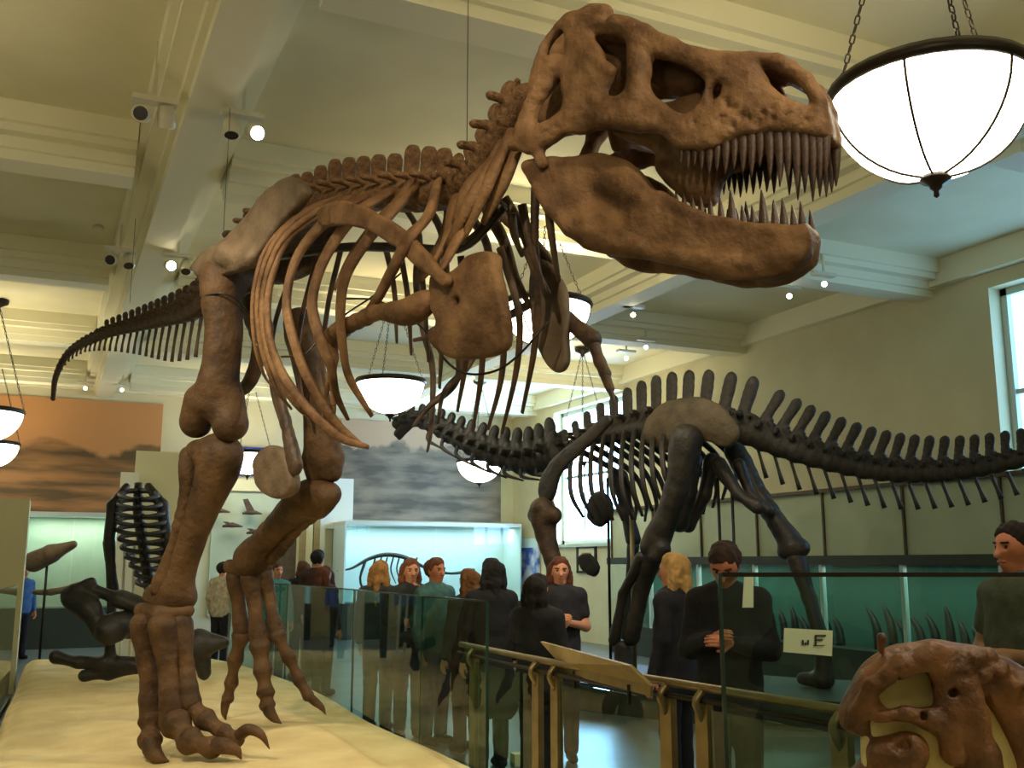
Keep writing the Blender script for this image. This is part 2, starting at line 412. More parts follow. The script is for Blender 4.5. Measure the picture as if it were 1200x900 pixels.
spot(140, 305, 4.86, 'white track spotlight further down the beam, above the tail of the skeleton', [(-.08, 0, (-2, 2, 1)), (.09, 0, (1, 9, 1))])
spot(208, 312, 4.86, 'white track spotlight peeping out behind the hip of the big skeleton', [(-.08, 1, (2, 3, 2)), (.09, 0, (1, 9, 1))])
spot(100, 455, 4.9, 'small lit far spotlight above the orange mural, next to the tail tip', [(0, 1, camp)])
spot(143, 457, 4.9, 'small lit far spotlight above the right end of the orange mural', [(0, 1, camp)])
spot(966, 333, 4.9, 'bright lit spotlight on the beam under the big jaw', [(0, 1, camp)])
spot(925, 347, 4.9, 'bright single spotlight just below the beam under the big jaw', [(0, 1, camp)])
spot(742, 369, 4.9, 'small lit spotlight in the coffer beside the grey arm bone', [(0, 1, camp)])
spot(757, 407, 4.9, 'small lit spotlight above the black skeleton on the cross beam', [(0, 1, camp)])
spot(734, 420, 4.9, 'small lit spotlight nearest the top of the black skeleton spine', [(0, 1, camp)])
dt = onz(115, 266, 5.44)
sd = mk('smoke_detector', lathe([(.001, -.04), (.05, -.04), (.06, 0), (.001, 0)], 14, dt), 'spotw'); tag(sd, 'small round white smoke detector on the ceiling coffer', 'detector')

# spot light beams; two are added to brighten jaw and fossil skull
def spotlight(loc, aim, w, ang, col=(1, .86, .62), r=.06):
    l = bpy.data.lights.new('spot_beam', 'SPOT'); l.energy = w; l.spot_size = math.radians(ang); l.spot_blend = .6; l.color = col; l.shadow_soft_size = r
    o = bpy.data.objects.new('spot_beam', l); COL.objects.link(o); o.location = loc
    o.rotation_euler = Vector(np.asarray(aim, float) - np.asarray(loc, float)).to_track_quat('-Z', 'Y').to_euler(); return o
spotlight((-.6, 1.8, 4.85), P(430, 330, 6.1), SPOT_W, 50)
spotlight((2.6, 1.2, 4.85), P(740, 180, 4.5), SPOT_W * .55, 42)
spotlight((.2, -1.2, 4.8), P(760, 250, 4.4), SPOT_W * .8, 40)  # added fill from the viewer's side for skull and jaw
spotlight((3.2, .6, 4.85), P(1100, 840, 2.9), SPOT_W * .7, 40)  # added lamp without fixture, lifts the dim fossil skull
spotlight((-1.2, 5.2, 4.85), P(300, 850, 7.4), SPOT_W * 1.5, 75)
spotlight((4.8, 5.4, 4.85), P(300, 840, 7.8), SPOT_W * 1.2, 60)
spotlight((5.2, 7.4, 4.9), P(800, 540, 11.6), SPOT_W * .35, 60)

# ================================================================== SAND PLATFORM
re_px = [(640, 935), (575, 899), (540, 886), (480, 862), (410, 824), (372, 806), (330, 792), (270, 775)]
redge = [onz(x, y, .3)[:2] for x, y in re_px]
redge = [(2.62, 4.2)] + redge + [(2.05, 15.6)]
ry = np.array([p[1] for p in redge]); rx = np.array([p[0] for p in redge])
rows = np.linspace(4.2, 15.6, 90); cols = 30; V = []; Fc = []
def sandz(x, y): return .3 + .025 * math.sin(1.7 * x + .6 * y) * math.sin(.9 * y) + .012 * math.sin(5 * x + 2 * y)
for i, y in enumerate(rows):
    xr = np.interp(y, ry, rx); xl = -.42 + .02 * y
    for j in range(cols):
        u = j / (cols - 1); x = xl + (xr - xl) * u
        z = sandz(x, y) - .07 * (max(0, 1 - u / .06) ** 2 + max(0, (u - .96) / .04) ** 2)
        for hx, hy in ((.33, 9.6), (.42, 8.2), (.62, 7.2)):      # small hollows in the sand
            z -= .05 * math.exp(-((x - hx) ** 2 + (y - hy) ** 2) / .015)
        V.append((x, y, z))
nb = len(V)
for i in range(len(rows) - 1):
    for j in range(cols - 1): Fc.append((i * cols + j, i * cols + j + 1, (i + 1) * cols + j + 1, (i + 1) * cols + j))
ring = [i * cols for i in range(len(rows))] + [(len(rows) - 1) * cols + j for j in range(1, cols)] + [i * cols + cols - 1 for i in range(len(rows) - 2, -1, -1)] + [j for j in range(cols - 2, 0, -1)]
for k in ring: V.append((V[k][0], V[k][1], 0))
m_ = len(ring)
for k in range(m_): Fc.append((ring[k], nb + k, nb + (k + 1) % m_, ring[(k + 1) % m_]))
sp = mk('sand_platform', (V, Fc), 'sand'); tag(sp, 'raised platform of pale sand under the big brown skeleton', 'platform')

# ================================================================== BIG BROWN SKELETON
base = (onz(270, 888, .3) + onz(310, 845, .3)) / 2
TR = thing('dinosaur_skeleton', 'huge brown predatory dinosaur skeleton with open toothed jaws striding over pale sand', 'skeleton', base)
sp_px = [(62, 468, 11.5), (66, 440, 11.2), (82, 413, 10.9), (118, 394, 10.3), (158, 383, 9.7), (195, 374, 9.05), (232, 362, 8.4), (268, 330, 7.85), (305, 278, 7.35),
         (345, 255, 6.9), (390, 240, 6.5), (440, 232, 6.1), (490, 230, 5.75), (528, 226, 5.5), (558, 203, 5.3), (582, 170, 5.15), (606, 130, 5.0), (632, 100, 4.92)]
spn = spline([P(*q) for q in sp_px], 400)
arc = np.concatenate([[0], np.cumsum(np.linalg.norm(np.diff(spn, axis=0), axis=1))])
# stations along the spline for every control point
st = [arc[min(399, int(round(i / (len(sp_px) - 1) * 399)))] for i in range(len(sp_px))]
def spat(s):
    return np.array([np.interp(s, arc, spn[:, i]) for i in range(3)])
def sptan(s): return nrm(spat(s + .05) - spat(s - .05))
hip_m = spat(st[8]); sho_m = spat(st[13])
HD = nrm(np.array([sho_m[0] - hip_m[0], sho_m[1] - hip_m[1], 0])); NEAR = np.array([HD[1], -HD[0], 0])
if NEAR @ (C0 - hip_m) < 0: NEAR = -NEAR
def BR(x, y, l): return onplane(x, y, hip_m + NEAR * l, NEAR)
def far(p, lateral): return p - 2 * lateral * NEAR

# --- vertebra shapes (unit length 1, axis +X forward, Z up)
def vert_shape(spine_h, spine_w, tp, tpz=.45, cr=.42, res=.075, lean=-.15):
    s = Sdf(res, .12)
    s.chain([(-.42, 0, 0), (-.2, 0, 0), (0, 0, 0), (.2, 0, 0), (.42, 0, 0)], [cr, cr * .85, cr * .75, cr * .85, cr])
    s.chain([(0, 0, .4), (lean * .4, 0, .8)], [.22, .2])
    n_ = 4
    s.chain([(lean * .6, 0, .8), (lean * .6 + lean * spine_h * .5, 0, .5 + spine_h)], [spine_w, spine_w * 1.05], flat=(0, 1, 0), fs=.42)
    s.chain([(lean + lean * spine_h * .4, 0, .45 + spine_h), (lean + lean * spine_h * .5, 0, .62 + spine_h)], [spine_w * .7, spine_w * .8], flat=(0, 1, 0), fs=.6)
    for q in (-1, 1):
        s.chain([(0, q * .2, tpz), (-.05, q * tp * .6, tpz + .12), (-.1, q * tp, tpz + .1)], [.17, .13, .15])
        s.chain([(.3, q * .16, .55), (.55, q * .2, .62)], [.12, .1]); s.chain([(-.3, q * .14, .6), (-.55, q * .17, .68)], [.12, .1])
    return s.build(.012, 9)
VD = smesh('vertebra', vert_shape(1.15, .38, .95, cr=.62), 'bone'); VC = smesh('vertebra', vert_shape(.55, .3, .8, .2, .45, lean=-.05), 'bone')
VT = smesh('vertebra', vert_shape(.75, .3, .75, .25, .45), 'bone_dk'); VT2 = smesh('vertebra', vert_shape(.22, .26, .35, .2, .48), 'bone_dk')
def place_vert(me, p, t, size, up=Zu, hscale=1.0, wscale=1.0, parent=None, name='vertebra'):
    x = nrm(t); y = nrm(np.cross(up, x)); z = np.cross(x, y)
    Rm = Matrix(((x[0], y[0], z[0]), (x[1], y[1], z[1]), (x[2], y[2], z[2]))).to_4x4()
    return inst(name, me, parent, Matrix.Translation(Vector(p)) @ Rm @ Matrix.Diagonal((size, size * wscale, size * hscale, 1)))
# tail
s_ = st[0] + .05; end = st[8]
tailv = []
while s_ < end:
    u = (s_ - st[0]) / (end - st[0]); L = .085 + .17 * u
    vh = .05 + .19 * u ** 1.15
    place_vert(VT if u > .32 else VT2, spat(s_), sptan(s_), L * .92, hscale=vh / L, wscale=(.06 + .22 * u) / L, parent=TR)
    tailv.append((s_, u)); s_ += L
for s_, u in tailv:
    if u < .12 or u > .97: continue
    Lc = .06 + .27 * min(1, max(0, (u - .25) / .4)) - .1 * max(0, u - .75)
    p = spat(s_) - Zu * .45 * (.05 + .19 * u ** 1.15); t = sptan(s_)
    q = p - Zu * Lc - t * Lc * .28
    mk('chevron', tube([p, (p + q) / 2 - t * .01, q], [.018 + .012 * u, .013 + .009 * u, .02 + .012 * u], 6, 6, flat=NEAR, fs=.6), 'bone_dk', TR)
# trunk
s_ = st[8] + .05
while s_ < st[13]:
    place_vert(VD, spat(s_), sptan(s_), .165, hscale=.86 * rng.uniform(.88, 1.1), wscale=1.25, parent=TR); s_ += .175
while s_ < st[17] - .02:
    place_vert(VC, spat(s_), sptan(s_), .165, up=nrm(Zu - HD * .6), hscale=.85, wscale=1.2, parent=TR); s_ += .155
# long neck ribs running along the neck
for k, (a, b, c_, l) in enumerate([((600, 152), (572, 215), (540, 285), .22), ((590, 165), (556, 228), (522, 292), .24), ((616, 150), (590, 212), (566, 262), .16), ((575, 190), (548, 222), (532, 262), .20)]):
    mk('neck_rib', tube([BR(*a, l * .6), BR(*b, l), BR(*c_, l)], [.035, .05, .022], 10, 8, flat=NEAR, fs=.55), 'bone', TR)
for a, b in (((640, 190), (655, 330)), ((628, 220), (632, 330)), ((612, 240), (640, 345)), ((600, 250), (612, 300))):
    mk('neck_rib', tube([BR(*a, -.05), BR((a[0] + b[0]) / 2 - 3, (a[1] + b[1]) / 2, -.1), BR(*b, -.2)], [.025, .022, .012], 9, 7), 'bone_dk', TR)

# --- ribs: near side traced, far side mirrored or traced
near_ribs = [
    ([(398, 236), (352, 252), (312, 292), (297, 345), (298, 398), (308, 436), (318, 452)], .017),
    ([(412, 229), (368, 249), (330, 282), (310, 335), (309, 392), (325, 442), (350, 478), (368, 492)], .021),
    ([(405, 228), (362, 246), (322, 284), (303, 340), (305, 400), (322, 452), (342, 480)], .020),
    ([(420, 230), (372, 250), (336, 280), (317, 330), (314, 384), (328, 432), (360, 478), (398, 512), (432, 524)], .027),
    ([(436, 226), (392, 250), (350, 298), (336, 352), (345, 402), (364, 450), (394, 496), (424, 522)], .030),
    ([(462, 222), (418, 250), (382, 300), (366, 352), (374, 394), (388, 430), (394, 462), (408, 492)], .033),
    ([(490, 218), (462, 246), (430, 282), (406, 322), (399, 362), (402, 408), (410, 444), (436, 488)], .031),
    ([(514, 210), (502, 252), (480, 278), (460, 316), (436, 360), (410, 386)], .032),
    ([(484, 208), (468, 234), (440, 262), (412, 300), (392, 340)], .026),
    ([(534, 232), (526, 268), (508, 304), (492, 330)], .036),
    ([(556, 222), (548, 256), (530, 292), (516, 318)], .032),
]
lat_prof = [.10, .30, .42, .48, .48, .42, .32, .22]
for path, r in near_ribs:
    n_ = len(path); ls = np.interp(np.linspace(0, 1, n_), np.linspace(0, 1, 8), lat_prof)
    if n_ <= 5: ls = np.linspace(.1, .36, n_)
    pts = [BR(x, y, l) for (x, y), l in zip(path, ls)]
    mk('rib', tube(pts, [r * 1.35, r * 1.55, r * 1.4, r * 1.3, r * 1.25, r * 1.15, r * .5], 6 * n_, 9, flat=NEAR, fs=.55), 'bone', TR)
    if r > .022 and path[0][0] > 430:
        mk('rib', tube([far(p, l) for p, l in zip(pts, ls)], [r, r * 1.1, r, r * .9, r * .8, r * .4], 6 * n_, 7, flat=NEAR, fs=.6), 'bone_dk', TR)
far_ribs = [
    [(586, 290), (606, 356), (609, 398), (603, 446), (588, 508)], [(578, 300), (590, 370), (588, 440), (572, 503)], [(616, 290), (630, 335), (626, 410), (612, 484)],
    [(560, 300), (566, 380), (564, 440), (554, 505)], [(540, 300), (548, 380), (545, 430), (536, 482)], [(508, 300), (518, 380), (515, 455)],
    [(492, 300), (497, 350), (502, 424)], [(470, 300), (478, 350), (482, 416)], [(452, 290), (462, 340), (465, 402)],
    [(350, 300), (322, 380), (318, 450), (330, 500)], [(372, 300), (352, 380), (350, 440), (362, 500)], [(400, 290), (384, 360), (378, 430), (392, 490)]]
for path in far_ribs:
    n_ = len(path)
    pts = [BR(x, y, l) for (x, y), l in zip(path, np.linspace(-.15, -.42, n_))]
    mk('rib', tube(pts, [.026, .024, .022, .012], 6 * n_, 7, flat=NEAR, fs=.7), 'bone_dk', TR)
# dark body wall struts inside the trunk (armature bar)
mk('armature_bar', tube([BR(x, y, -.05) for x, y in ((330, 300), (400, 290), (470, 290), (540, 290), (590, 240))], .03, 20, 8), 'metal_dk', TR)
mk('armature_wire', tube([BR(x, y, l) for x, y, l in ((500, 385, .2), (522, 422, .2), (548, 438, .1), (582, 434, 0), (612, 412, -.1), (642, 376, -.2))], .007, 30, 6), 'wire', TR)
mk('armature_wire', tube([BR(x, y, l) for x, y, l in ((330, 418, .45), (356, 416, .45), (372, 400, .4), (400, 372, .3), (440, 345, .1), (470, 320, 0))], .006, 30, 6), 'wire', TR)
mk('armature_wire', tube([BR(x, y, l) for x, y, l in ((400, 350, .1), (440, 352, 0), (480, 372, -.05), (520, 410, -.1))], .006, 30, 6), 'wire', TR)

def closed(p, n=4):
    p = np.asarray(p, float); q = np.vstack([p[-2:], p, p[:3]]); m = spline(q, (len(q) - 1) * n + 1); return m[2 * n:-3 * n]
# --- plates sculpted in the body's side plane
def side_plate(name, px, l, t, m, holes=(), parent=TR, res=.014, extra=None, curve=0, rnd=.6, frame=None, noise=.004):
    """outline traced at lateral distance l, thickness 2t"""
    p0, HD, NEAR = frame or (hip_m, globals()['HD'], globals()['NEAR'])
    def BR(x, y, l): return onplane(x, y, p0 + NEAR * l, NEAR)
    o = BR(*px[0], l); px = closed(px)
    def loc(x, y): q = BR(x, y, l) - o; return (q @ HD, q[2])
    poly = np.array([loc(*q) for q in px]); hs = [np.array([loc(*q) for q in h]) for h in map(closed, holes)]
    lo = np.array([poly[:, 0].min(), -t - .02 - abs(curve), poly[:, 1].min()]) - .01; hi = np.array([poly[:, 0].max(), t + .02 + abs(curve), poly[:, 1].max()]) + .01
    cx = (lo[0] + hi[0]) / 2; hw = (hi[0] - lo[0]) / 2; cz = (lo[2] + hi[2]) / 2; hz_ = (hi[2] - lo[2]) / 2
    def f(X, Y, Z):
        x2 = X[:, 0, :]; z2 = Z[:, 0, :]
        d2 = polysd(x2, z2, poly)
        for h in hs: d2 = np.maximum(d2, -polysd(x2, z2, h))
        bend = curve * (((x2 - cx) / hw) ** 2 + ((z2 - cz) / hz_) ** 2) * .5
        r = t * rnd
        tt = t * (1 + .35 * np.clip(-d2 / .12, 0, 1)) - r
        a = np.maximum(d2[:, None, :] + r, 0); b = np.maximum(np.abs(Y - bend[:, None, :]) - tt[:, None, :], 0)
        return np.sqrt(a * a + b * b) - r
    s = Sdf(res, .02); s.fn(f, lo, hi)
    if extra: extra(s, lambda x, y, dl=0: np.array([*(lambda q: (q[0], dl, q[1]))(loc(x, y))]))
    v, fc = s.build(noise, 14)
    wv = o + v[:, :1] * HD + v[:, 1:2] * NEAR * 1.0 + v[:, 2:3] * Zu
    fl = np.dot(np.cross(HD, NEAR), Zu) < 0
    fc = [q[::-1] for q in fc] if fl else fc
    return mk(name, (wv, fc), m, parent)
# ilium
ili = [(228, 318), (243, 297), (264, 282), (285, 263), (300, 244), (317, 227), (340, 211), (356, 212), (366, 226), (352, 246), (330, 268), (316, 290), (302, 306), (286, 318), (262, 324), (244, 324)]
side_plate('ilium', ili, .34, .035, 'bone_grey', curve=.05, extra=lambda s, L: (s.chain([L(240, 318, .02), L(275, 300, .05), L(300, 305, .03)], [.05, .07, .05], k=.06)))
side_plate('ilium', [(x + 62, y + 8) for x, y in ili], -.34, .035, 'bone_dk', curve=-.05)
# scapula and coracoid
side_plate('scapula', [(366, 250), (372, 240), (398, 234), (420, 240), (446, 252), (470, 266), (492, 288), (510, 312), (520, 322), (514, 336), (500, 324), (480, 306), (462, 288), (440, 274), (418, 266), (388, 264), (370, 262)], .46, .022, 'bone', curve=-.05)
side_plate('coracoid', [(498, 324), (512, 318), (522, 321), (536, 312), (546, 300), (560, 294), (576, 297), (581, 320), (588, 356), (590, 388), (582, 410), (560, 419), (530, 420), (508, 410), (500, 396), (502, 386), (512, 380), (508, 368), (498, 358), (502, 344)], .36, .03, 'bone',
           holes=[[(536, 351), (541, 350), (543, 355), (539, 358), (535, 356)]], curve=-.06)
# far scapula plate
side_plate('scapula', [(630, 300), (648, 312), (660, 330), (667, 352), (668, 395), (671, 425), (658, 438), (643, 425), (630, 398), (626, 365), (626, 330)], -.42, .025, 'bone_grey', curve=.04)
def bone(name, pts, rad, m='bone2', parent=TR, res=.014, k=.03, flat=None, fs=1, extra=None, noise=.004, n=None):
    s = Sdf(res, k); s.chain(pts, rad, flat=flat, fs=fs, n=n)
    for e in extra or (): s.chain(*e)
    return mk(name, s.build(noise, 12), m, parent)
# near arm
bone('humerus', [BR(500, 354, .36), BR(478, 366, .40), BR(444, 366, .42), BR(412, 380, .40), BR(390, 394, .36)], [.06, .062, .035, .04, .05], 'bone', n=14, res=.012)
bone('forearm', [BR(390, 396, .36), BR(390, 420, .34), BR(388, 446, .32)], [.034, .024, .03], 'bone', res=.01)
for dx in (-6, 5):
    bone('hand_bone', [BR(388 + dx * .5, 450, .32), BR(386 + dx, 474, .31)], [.02, .017], 'bone', res=.008)
    mk('claw', tube([BR(386 + dx, 476, .31), BR(385 + dx, 492, .30), BR(380 + dx, 504, .29)], [.016, .012, .002], 8, 7), 'bone', TR)
# far arm
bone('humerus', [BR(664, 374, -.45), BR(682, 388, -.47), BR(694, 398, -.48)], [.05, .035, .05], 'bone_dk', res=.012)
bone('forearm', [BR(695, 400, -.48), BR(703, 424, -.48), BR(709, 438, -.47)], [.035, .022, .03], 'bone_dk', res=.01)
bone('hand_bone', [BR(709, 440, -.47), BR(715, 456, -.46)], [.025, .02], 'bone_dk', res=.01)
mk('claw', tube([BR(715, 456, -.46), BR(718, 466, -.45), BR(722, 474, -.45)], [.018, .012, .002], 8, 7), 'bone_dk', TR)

# --- legs
def mid(*p): return sum(np.asarray(q) for q in p) / len(p)
# near (right) leg
fh = P(258, 335, 7.0); fk = P(250, 488, 6.95)
bone('femur', [P(256, 325, 6.98), P(262, 380, 6.93), P(258, 430, 6.9), P(252, 470, 6.92)], [.135, .118, .115, .15], 'bone2', n=10, k=.05, extra=[
    ([P(290, 322, 7.25), P(262, 335, 7.0)], [.12, .13], .06), ([P(236, 470, 6.95), P(229, 494, 7.0)], [.12, .115], .06), ([P(266, 470, 6.9), P(270, 496, 6.86)], [.12, .125], .06)])
bone('tibia', [P(258, 532, 6.95), P(252, 560, 6.95), P(232, 610, 7.0), P(212, 665, 7.05), P(200, 700, 7.08)], [.15, .12, .095, .095, .14], 'bone2', n=16, k=.05, extra=[
    ([P(232, 530, 7.0), P(262, 533, 6.9)], [.09, .12], .05), ([P(182, 698, 7.1), P(216, 700, 7.05)], [.085, .09], .05)])
bone('fibula', [P(222, 535, 7.0), P(218, 580, 6.97), P(204, 640, 6.99), P(186, 690, 7.0)], [.075, .045, .04, .06], 'bone2', n=14, k=.03)
bone('ankle_bone', [P(166, 716, 7.05), P(190, 720, 6.98), P(218, 716, 7.02)], [.06, .075, .06], 'bone2', k=.03)
G = sandz(1.2, 7.2)
# metatarsals
for a, b, r in (((168, 732, 7.0), (178, 838, 6.92), .073), ((192, 736, 6.93), (204, 846, 6.80), .083), ((212, 732, 7.0), (222, 822, 6.86), .07)):
    A = P(*a); B = P(*b)
    bone('metatarsal', [A, A + (B - A) * .25, A + (B - A) * .6, B], [r * 1.3, r * .92, r * .8, r * 1.22], 'bone2', n=8, k=.02, noise=.006)
def toe(pxs, rads, m='bone2', claw=None):
    for i in range(len(pxs) - 1):
        A = P(*pxs[i]); B = P(*pxs[i + 1]); r0, r1 = rads[i], rads[i + 1]
        g = (B - A); A2 = A + g * .07; B2 = B - g * .05
        bone('toe_bone', [A2, A2 + (B2 - A2) * .5, B2], [r0 * 1.2, (r0 + r1) * .37, r1 * 1.15], m, res=.010, k=.02, noise=.005)
    if claw:
        pts = [P(*q) for q in claw]; r = rads[-1]
        mk('claw', tube(pts, [r * .9, r * .85, r * .6, r * .05], 14, 9), m, TR)
toe([(178, 846, 6.88), (176, 866, 6.80)], [.078, .074], claw=[(176, 864, 6.80), (178, 878, 6.72), (186, 888, 6.66), (198, 892, 6.62)])
toe([(206, 848, 6.76), (222, 868, 6.66), (248, 876, 6.60)], [.09, .078, .064], claw=[(246, 874, 6.60), (262, 874, 6.56), (276, 879, 6.53), (283, 890, 6.50)])
toe([(222, 824, 6.86), (240, 842, 6.80), (262, 858, 6.74), (278, 866, 6.70)], [.07, .062, .054, .048], claw=[(276, 866, 6.70), (290, 855, 6.66), (306, 861, 6.64), (316, 878, 6.62)])
# far (left) leg
bone('femur', [P(352, 380, 7.6), P(362, 430, 7.55), P(374, 490, 7.5), P(380, 535, 7.5)], [.13, .11, .105, .14], 'bone2', n=10, k=.05, extra=[
    ([P(368, 540, 7.52), P(372, 556, 7.52)], [.09, .085], .05), ([P(388, 538, 7.46), P(388, 552, 7.45)], [.09, .085], .05)])
bone('tibia', [P(374, 580, 7.5), P(352, 590, 7.6), P(330, 612, 7.85), P(306, 640, 8.1), P(294, 656, 8.22)], [.13, .125, .10, .10, .15], 'bone2', n=14, k=.05, extra=[
    ([P(384, 580, 7.42), P(374, 596, 7.5)], [.10, .08], .05)])
bone('fibula', [P(380, 592, 7.5), P(350, 618, 7.75), P(318, 655, 8.1)], [.06, .04, .055], 'bone2', n=8, k=.03)
bone('ankle_bone', [P(270, 664, 8.3), P(292, 668, 8.2), P(312, 662, 8.25)], [.06, .07, .06], 'bone2', k=.03)
for a, b, r in (((276, 676, 8.3), (283, 738, 8.25), .062), ((294, 678, 8.2), (304, 750, 8.15), .068), ((310, 674, 8.25), (324, 738, 8.2), .058)):
    A = P(*a); B = P(*b); bone('metatarsal', [A, A + (B - A) * .3, A + (B - A) * .65, B], [r * 1.3, r * .88, r * .78, r * 1.15], 'bone2', n=8, k=.02, noise=.006)
toe([(283, 744, 8.25), (276, 772, 8.28), (271, 800, 8.3), (267, 818, 8.3)], [.066, .056, .05, .045], claw=[(267, 814, 8.3), (264, 826, 8.3), (263, 836, 8.28), (265, 845, 8.26)])
toe([(305, 756, 8.12), (308, 785, 8.08), (312, 812, 8.04), (313, 826, 8.0)], [.074, .066, .062, .058], claw=[(312, 822, 8.02), (316, 834, 7.95), (322, 842, 7.9), (330, 848, 7.86)])
toe([(325, 744, 8.18), (338, 770, 8.14), (350, 796, 8.1), (362, 816, 8.07)], [.06, .052, .047, .042], claw=[(360, 814, 8.07), (369, 822, 8.05), (377, 829, 8.04), (382, 838, 8.02)])
# pubis with boot, ischium
bone('pubis', [BR(305, 345, .02), BR(318, 420, .02), BR(336, 500, .02), BR(346, 545, .02)], [.08, .05, .05, .07], 'bone_dk', n=12, flat=NEAR, fs=.6)
side_plate('pubic_boot', [(300, 545), (306, 530), (320, 522), (334, 528), (344, 548), (346, 572), (334, 584), (318, 582), (304, 568)], .0, .04, 'bone_grey')
bone('ischium', [BR(286, 350, .02), BR(304, 400, .02), BR(296, 440, .02), BR(284, 458, .02)], [.07, .05, .045, .04], 'bone_dk', n=12)

mk('armature_wire', tube([P(x, y, d) for x, y, d in ((229, 352, 6.95), (243, 346, 6.83), (262, 344, 6.8), (278, 352, 6.83), (292, 368, 6.98))], .007, 20, 6), 'wire', TR)
# --- skull, built in its own frame (s forward, l lateral, u up)
sk0 = P(640, 130, 5.02); sk1 = P(968, 150, 4.12)
SA = nrm(np.array([sk1[0] - sk0[0], sk1[1] - sk0[1], 0])); SL = np.array([SA[1], -SA[0], 0])
if SL @ (C0 - sk0) < 0: SL = -SL
SLEN = float((sk1 - sk0) @ SA)
def wsk(s): return np.interp(s / SLEN, [-.2, .1, .4, .62, .82, .95, 1.02, 1.06], [.24, .27, .25, .18, .115, .085, .06, .03])
def wjaw(s): return np.interp(s / SLEN, [-.2, .1, .4, .62, .82, .92, .98, 1.04], [.20, .20, .15, .095, .065, .055, .045, .03])
def SK(x, y, wf=wsk, inset=0.0):
    w = .2
    for _ in range(12):
        p = onplane(x, y, sk0 + SL * w, SL); s = (p - sk0) @ SA; w = float(wf(s)) - inset
    return np.array([(p - sk0) @ SA, (p - sk0) @ SL, p[2] - sk0[2]])
def skw(q): q = np.asarray(q); return sk0 + q[..., 0:1] * SA + q[..., 1:2] * SL + q[..., 2:3] * Zu
def px2(pxs, wf=wsk):
    pxs = closed(pxs, 3)
    return np.array([[SK(x, y, wf)[0], SK(x, y, wf)[2]] for x, y in pxs])
cran = px2([(604, 174), (606, 156), (616, 128), (621, 100), (627, 76), (634, 58), (645, 40), (658, 25), (672, 14), (690, 14), (706, 20), (718, 28), (738, 24), (760, 36), (776, 46), (800, 54), (830, 59), (862, 62), (886, 64), (908, 66), (934, 80), (955, 100), (969, 130), (974, 160),
            (950, 160), (920, 156), (893, 156), (864, 163), (834, 174), (804, 175), (786, 168), (775, 156), (750, 152), (729, 150), (700, 152), (683, 157), (660, 160), (640, 172), (618, 182)])
holes = [px2(h) for h in (
    [(650, 98), (658, 92), (663, 104), (662, 124), (652, 138), (632, 148), (628, 140), (634, 120)],
    [(641, 58), (650, 44), (662, 36), (663, 52), (663, 70), (650, 66), (640, 70)],
    [(690, 38), (714, 32), (734, 44), (737, 76), (735, 102), (724, 114), (711, 108), (719, 92), (722, 80), (711, 72), (704, 54)],
    [(764, 68), (790, 74), (814, 84), (827, 98), (825, 114), (816, 128), (801, 134), (780, 122), (764, 106), (762, 86)],
    [(839, 101), (846, 100), (844, 111), (837, 118), (835, 108)],
    [(892, 76), (914, 78), (938, 88), (954, 103), (960, 121), (946, 124), (920, 113), (902, 97)])]
roofp = px2([(672, 16), (690, 14), (718, 28), (738, 24), (776, 46), (830, 59), (886, 64), (908, 66), (934, 80), (955, 100), (969, 130), (974, 160), (962, 158), (956, 130), (940, 100), (920, 88), (896, 76), (830, 72), (776, 62), (740, 44), (700, 40), (672, 34)])
palate = px2([(700, 118), (760, 110), (800, 100), (860, 100), (920, 128), (958, 140), (960, 156), (880, 150), (800, 160), (760, 150), (700, 146)])
ZL = np.array([-.2, -.42, min(cran[:, 1].min(), 0) - .35]); ZH = np.array([SLEN * 1.1, .42, cran[:, 1].max() + .06])
def sheet(poly, hs, wf, t, r=.022, side=0):
    def f(X, Y, Z):
        x2 = X[:, 0, :]; z2 = Z[:, 0, :]; d2 = polysd(x2, z2, poly)
        edge = np.full(x2.shape, 1.0)
        for h in hs:
            dh = polysd(x2, z2, h); d2 = np.maximum(d2, -dh)
        w = wf(X)
        tt = t * (1 + .5 * np.clip(-d2 / .06, 0, 1))[:, None, :]
        a = np.maximum(d2[:, None, :] + r, 0); b = np.maximum(np.abs(np.abs(Y) - w) - tt + r, 0)
        return np.sqrt(a * a + b * b) - r
    return f
def bridge(poly, wf, r=.02):
    def f(X, Y, Z):
        d2 = polysd(X[:, 0, :], Z[:, 0, :], poly); a = np.maximum(d2[:, None, :] + r, 0); b = np.maximum(np.abs(Y) - wf(X) + r, 0)
        return np.sqrt(a * a + b * b) - r
    return f
s = Sdf(.0115, .022)
s.fn(sheet(cran, holes, wsk, .03), ZL, ZH, k=.005)
s.fn(bridge(roofp, lambda x: wsk(x) + .01), ZL, ZH, k=.03)
s.fn(bridge(palate, lambda x: wsk(x) * .55), ZL, ZH, k=.02)
zero = lambda q: 0.0
s.fn(bridge(px2([(642, 60), (654, 40), (678, 28), (684, 146), (650, 148), (632, 144), (634, 118)], zero), lambda x: .07), ZL, ZH, k=.02)
s.fn(bridge(px2([(712, 148), (770, 156), (850, 168), (868, 186), (846, 212), (836, 240), (812, 240), (786, 220), (770, 200), (768, 180), (738, 170), (720, 180)], zero), lambda x: .075, .07), ZL, ZH, k=.03)
bc = [SK(680, 60), SK(735, 62), SK(790, 80)]
s.chain([(q[0], 0, q[2]) for q in bc], [.15, .12, .06], k=.03)
def rel(pxs, rad, out=0.0, **kw):
    for sg in (1, -1):
        pts = []
        for x, y in pxs:
            q = SK(x, y); pts.append((q[0], sg * (q[1] + out), q[2]))
        s.chain(pts, rad, **kw)
rel([(604, 170), (640, 152), (672, 138), (710, 140), (752, 144), (785, 150), (815, 160)], [.03, .03, .035, .04, .04, .03, .02], .01)      # jugal bar
rel([(612, 150), (624, 122), (645, 100)], [.026, .022, .024], .012)                                          # quadrate strut
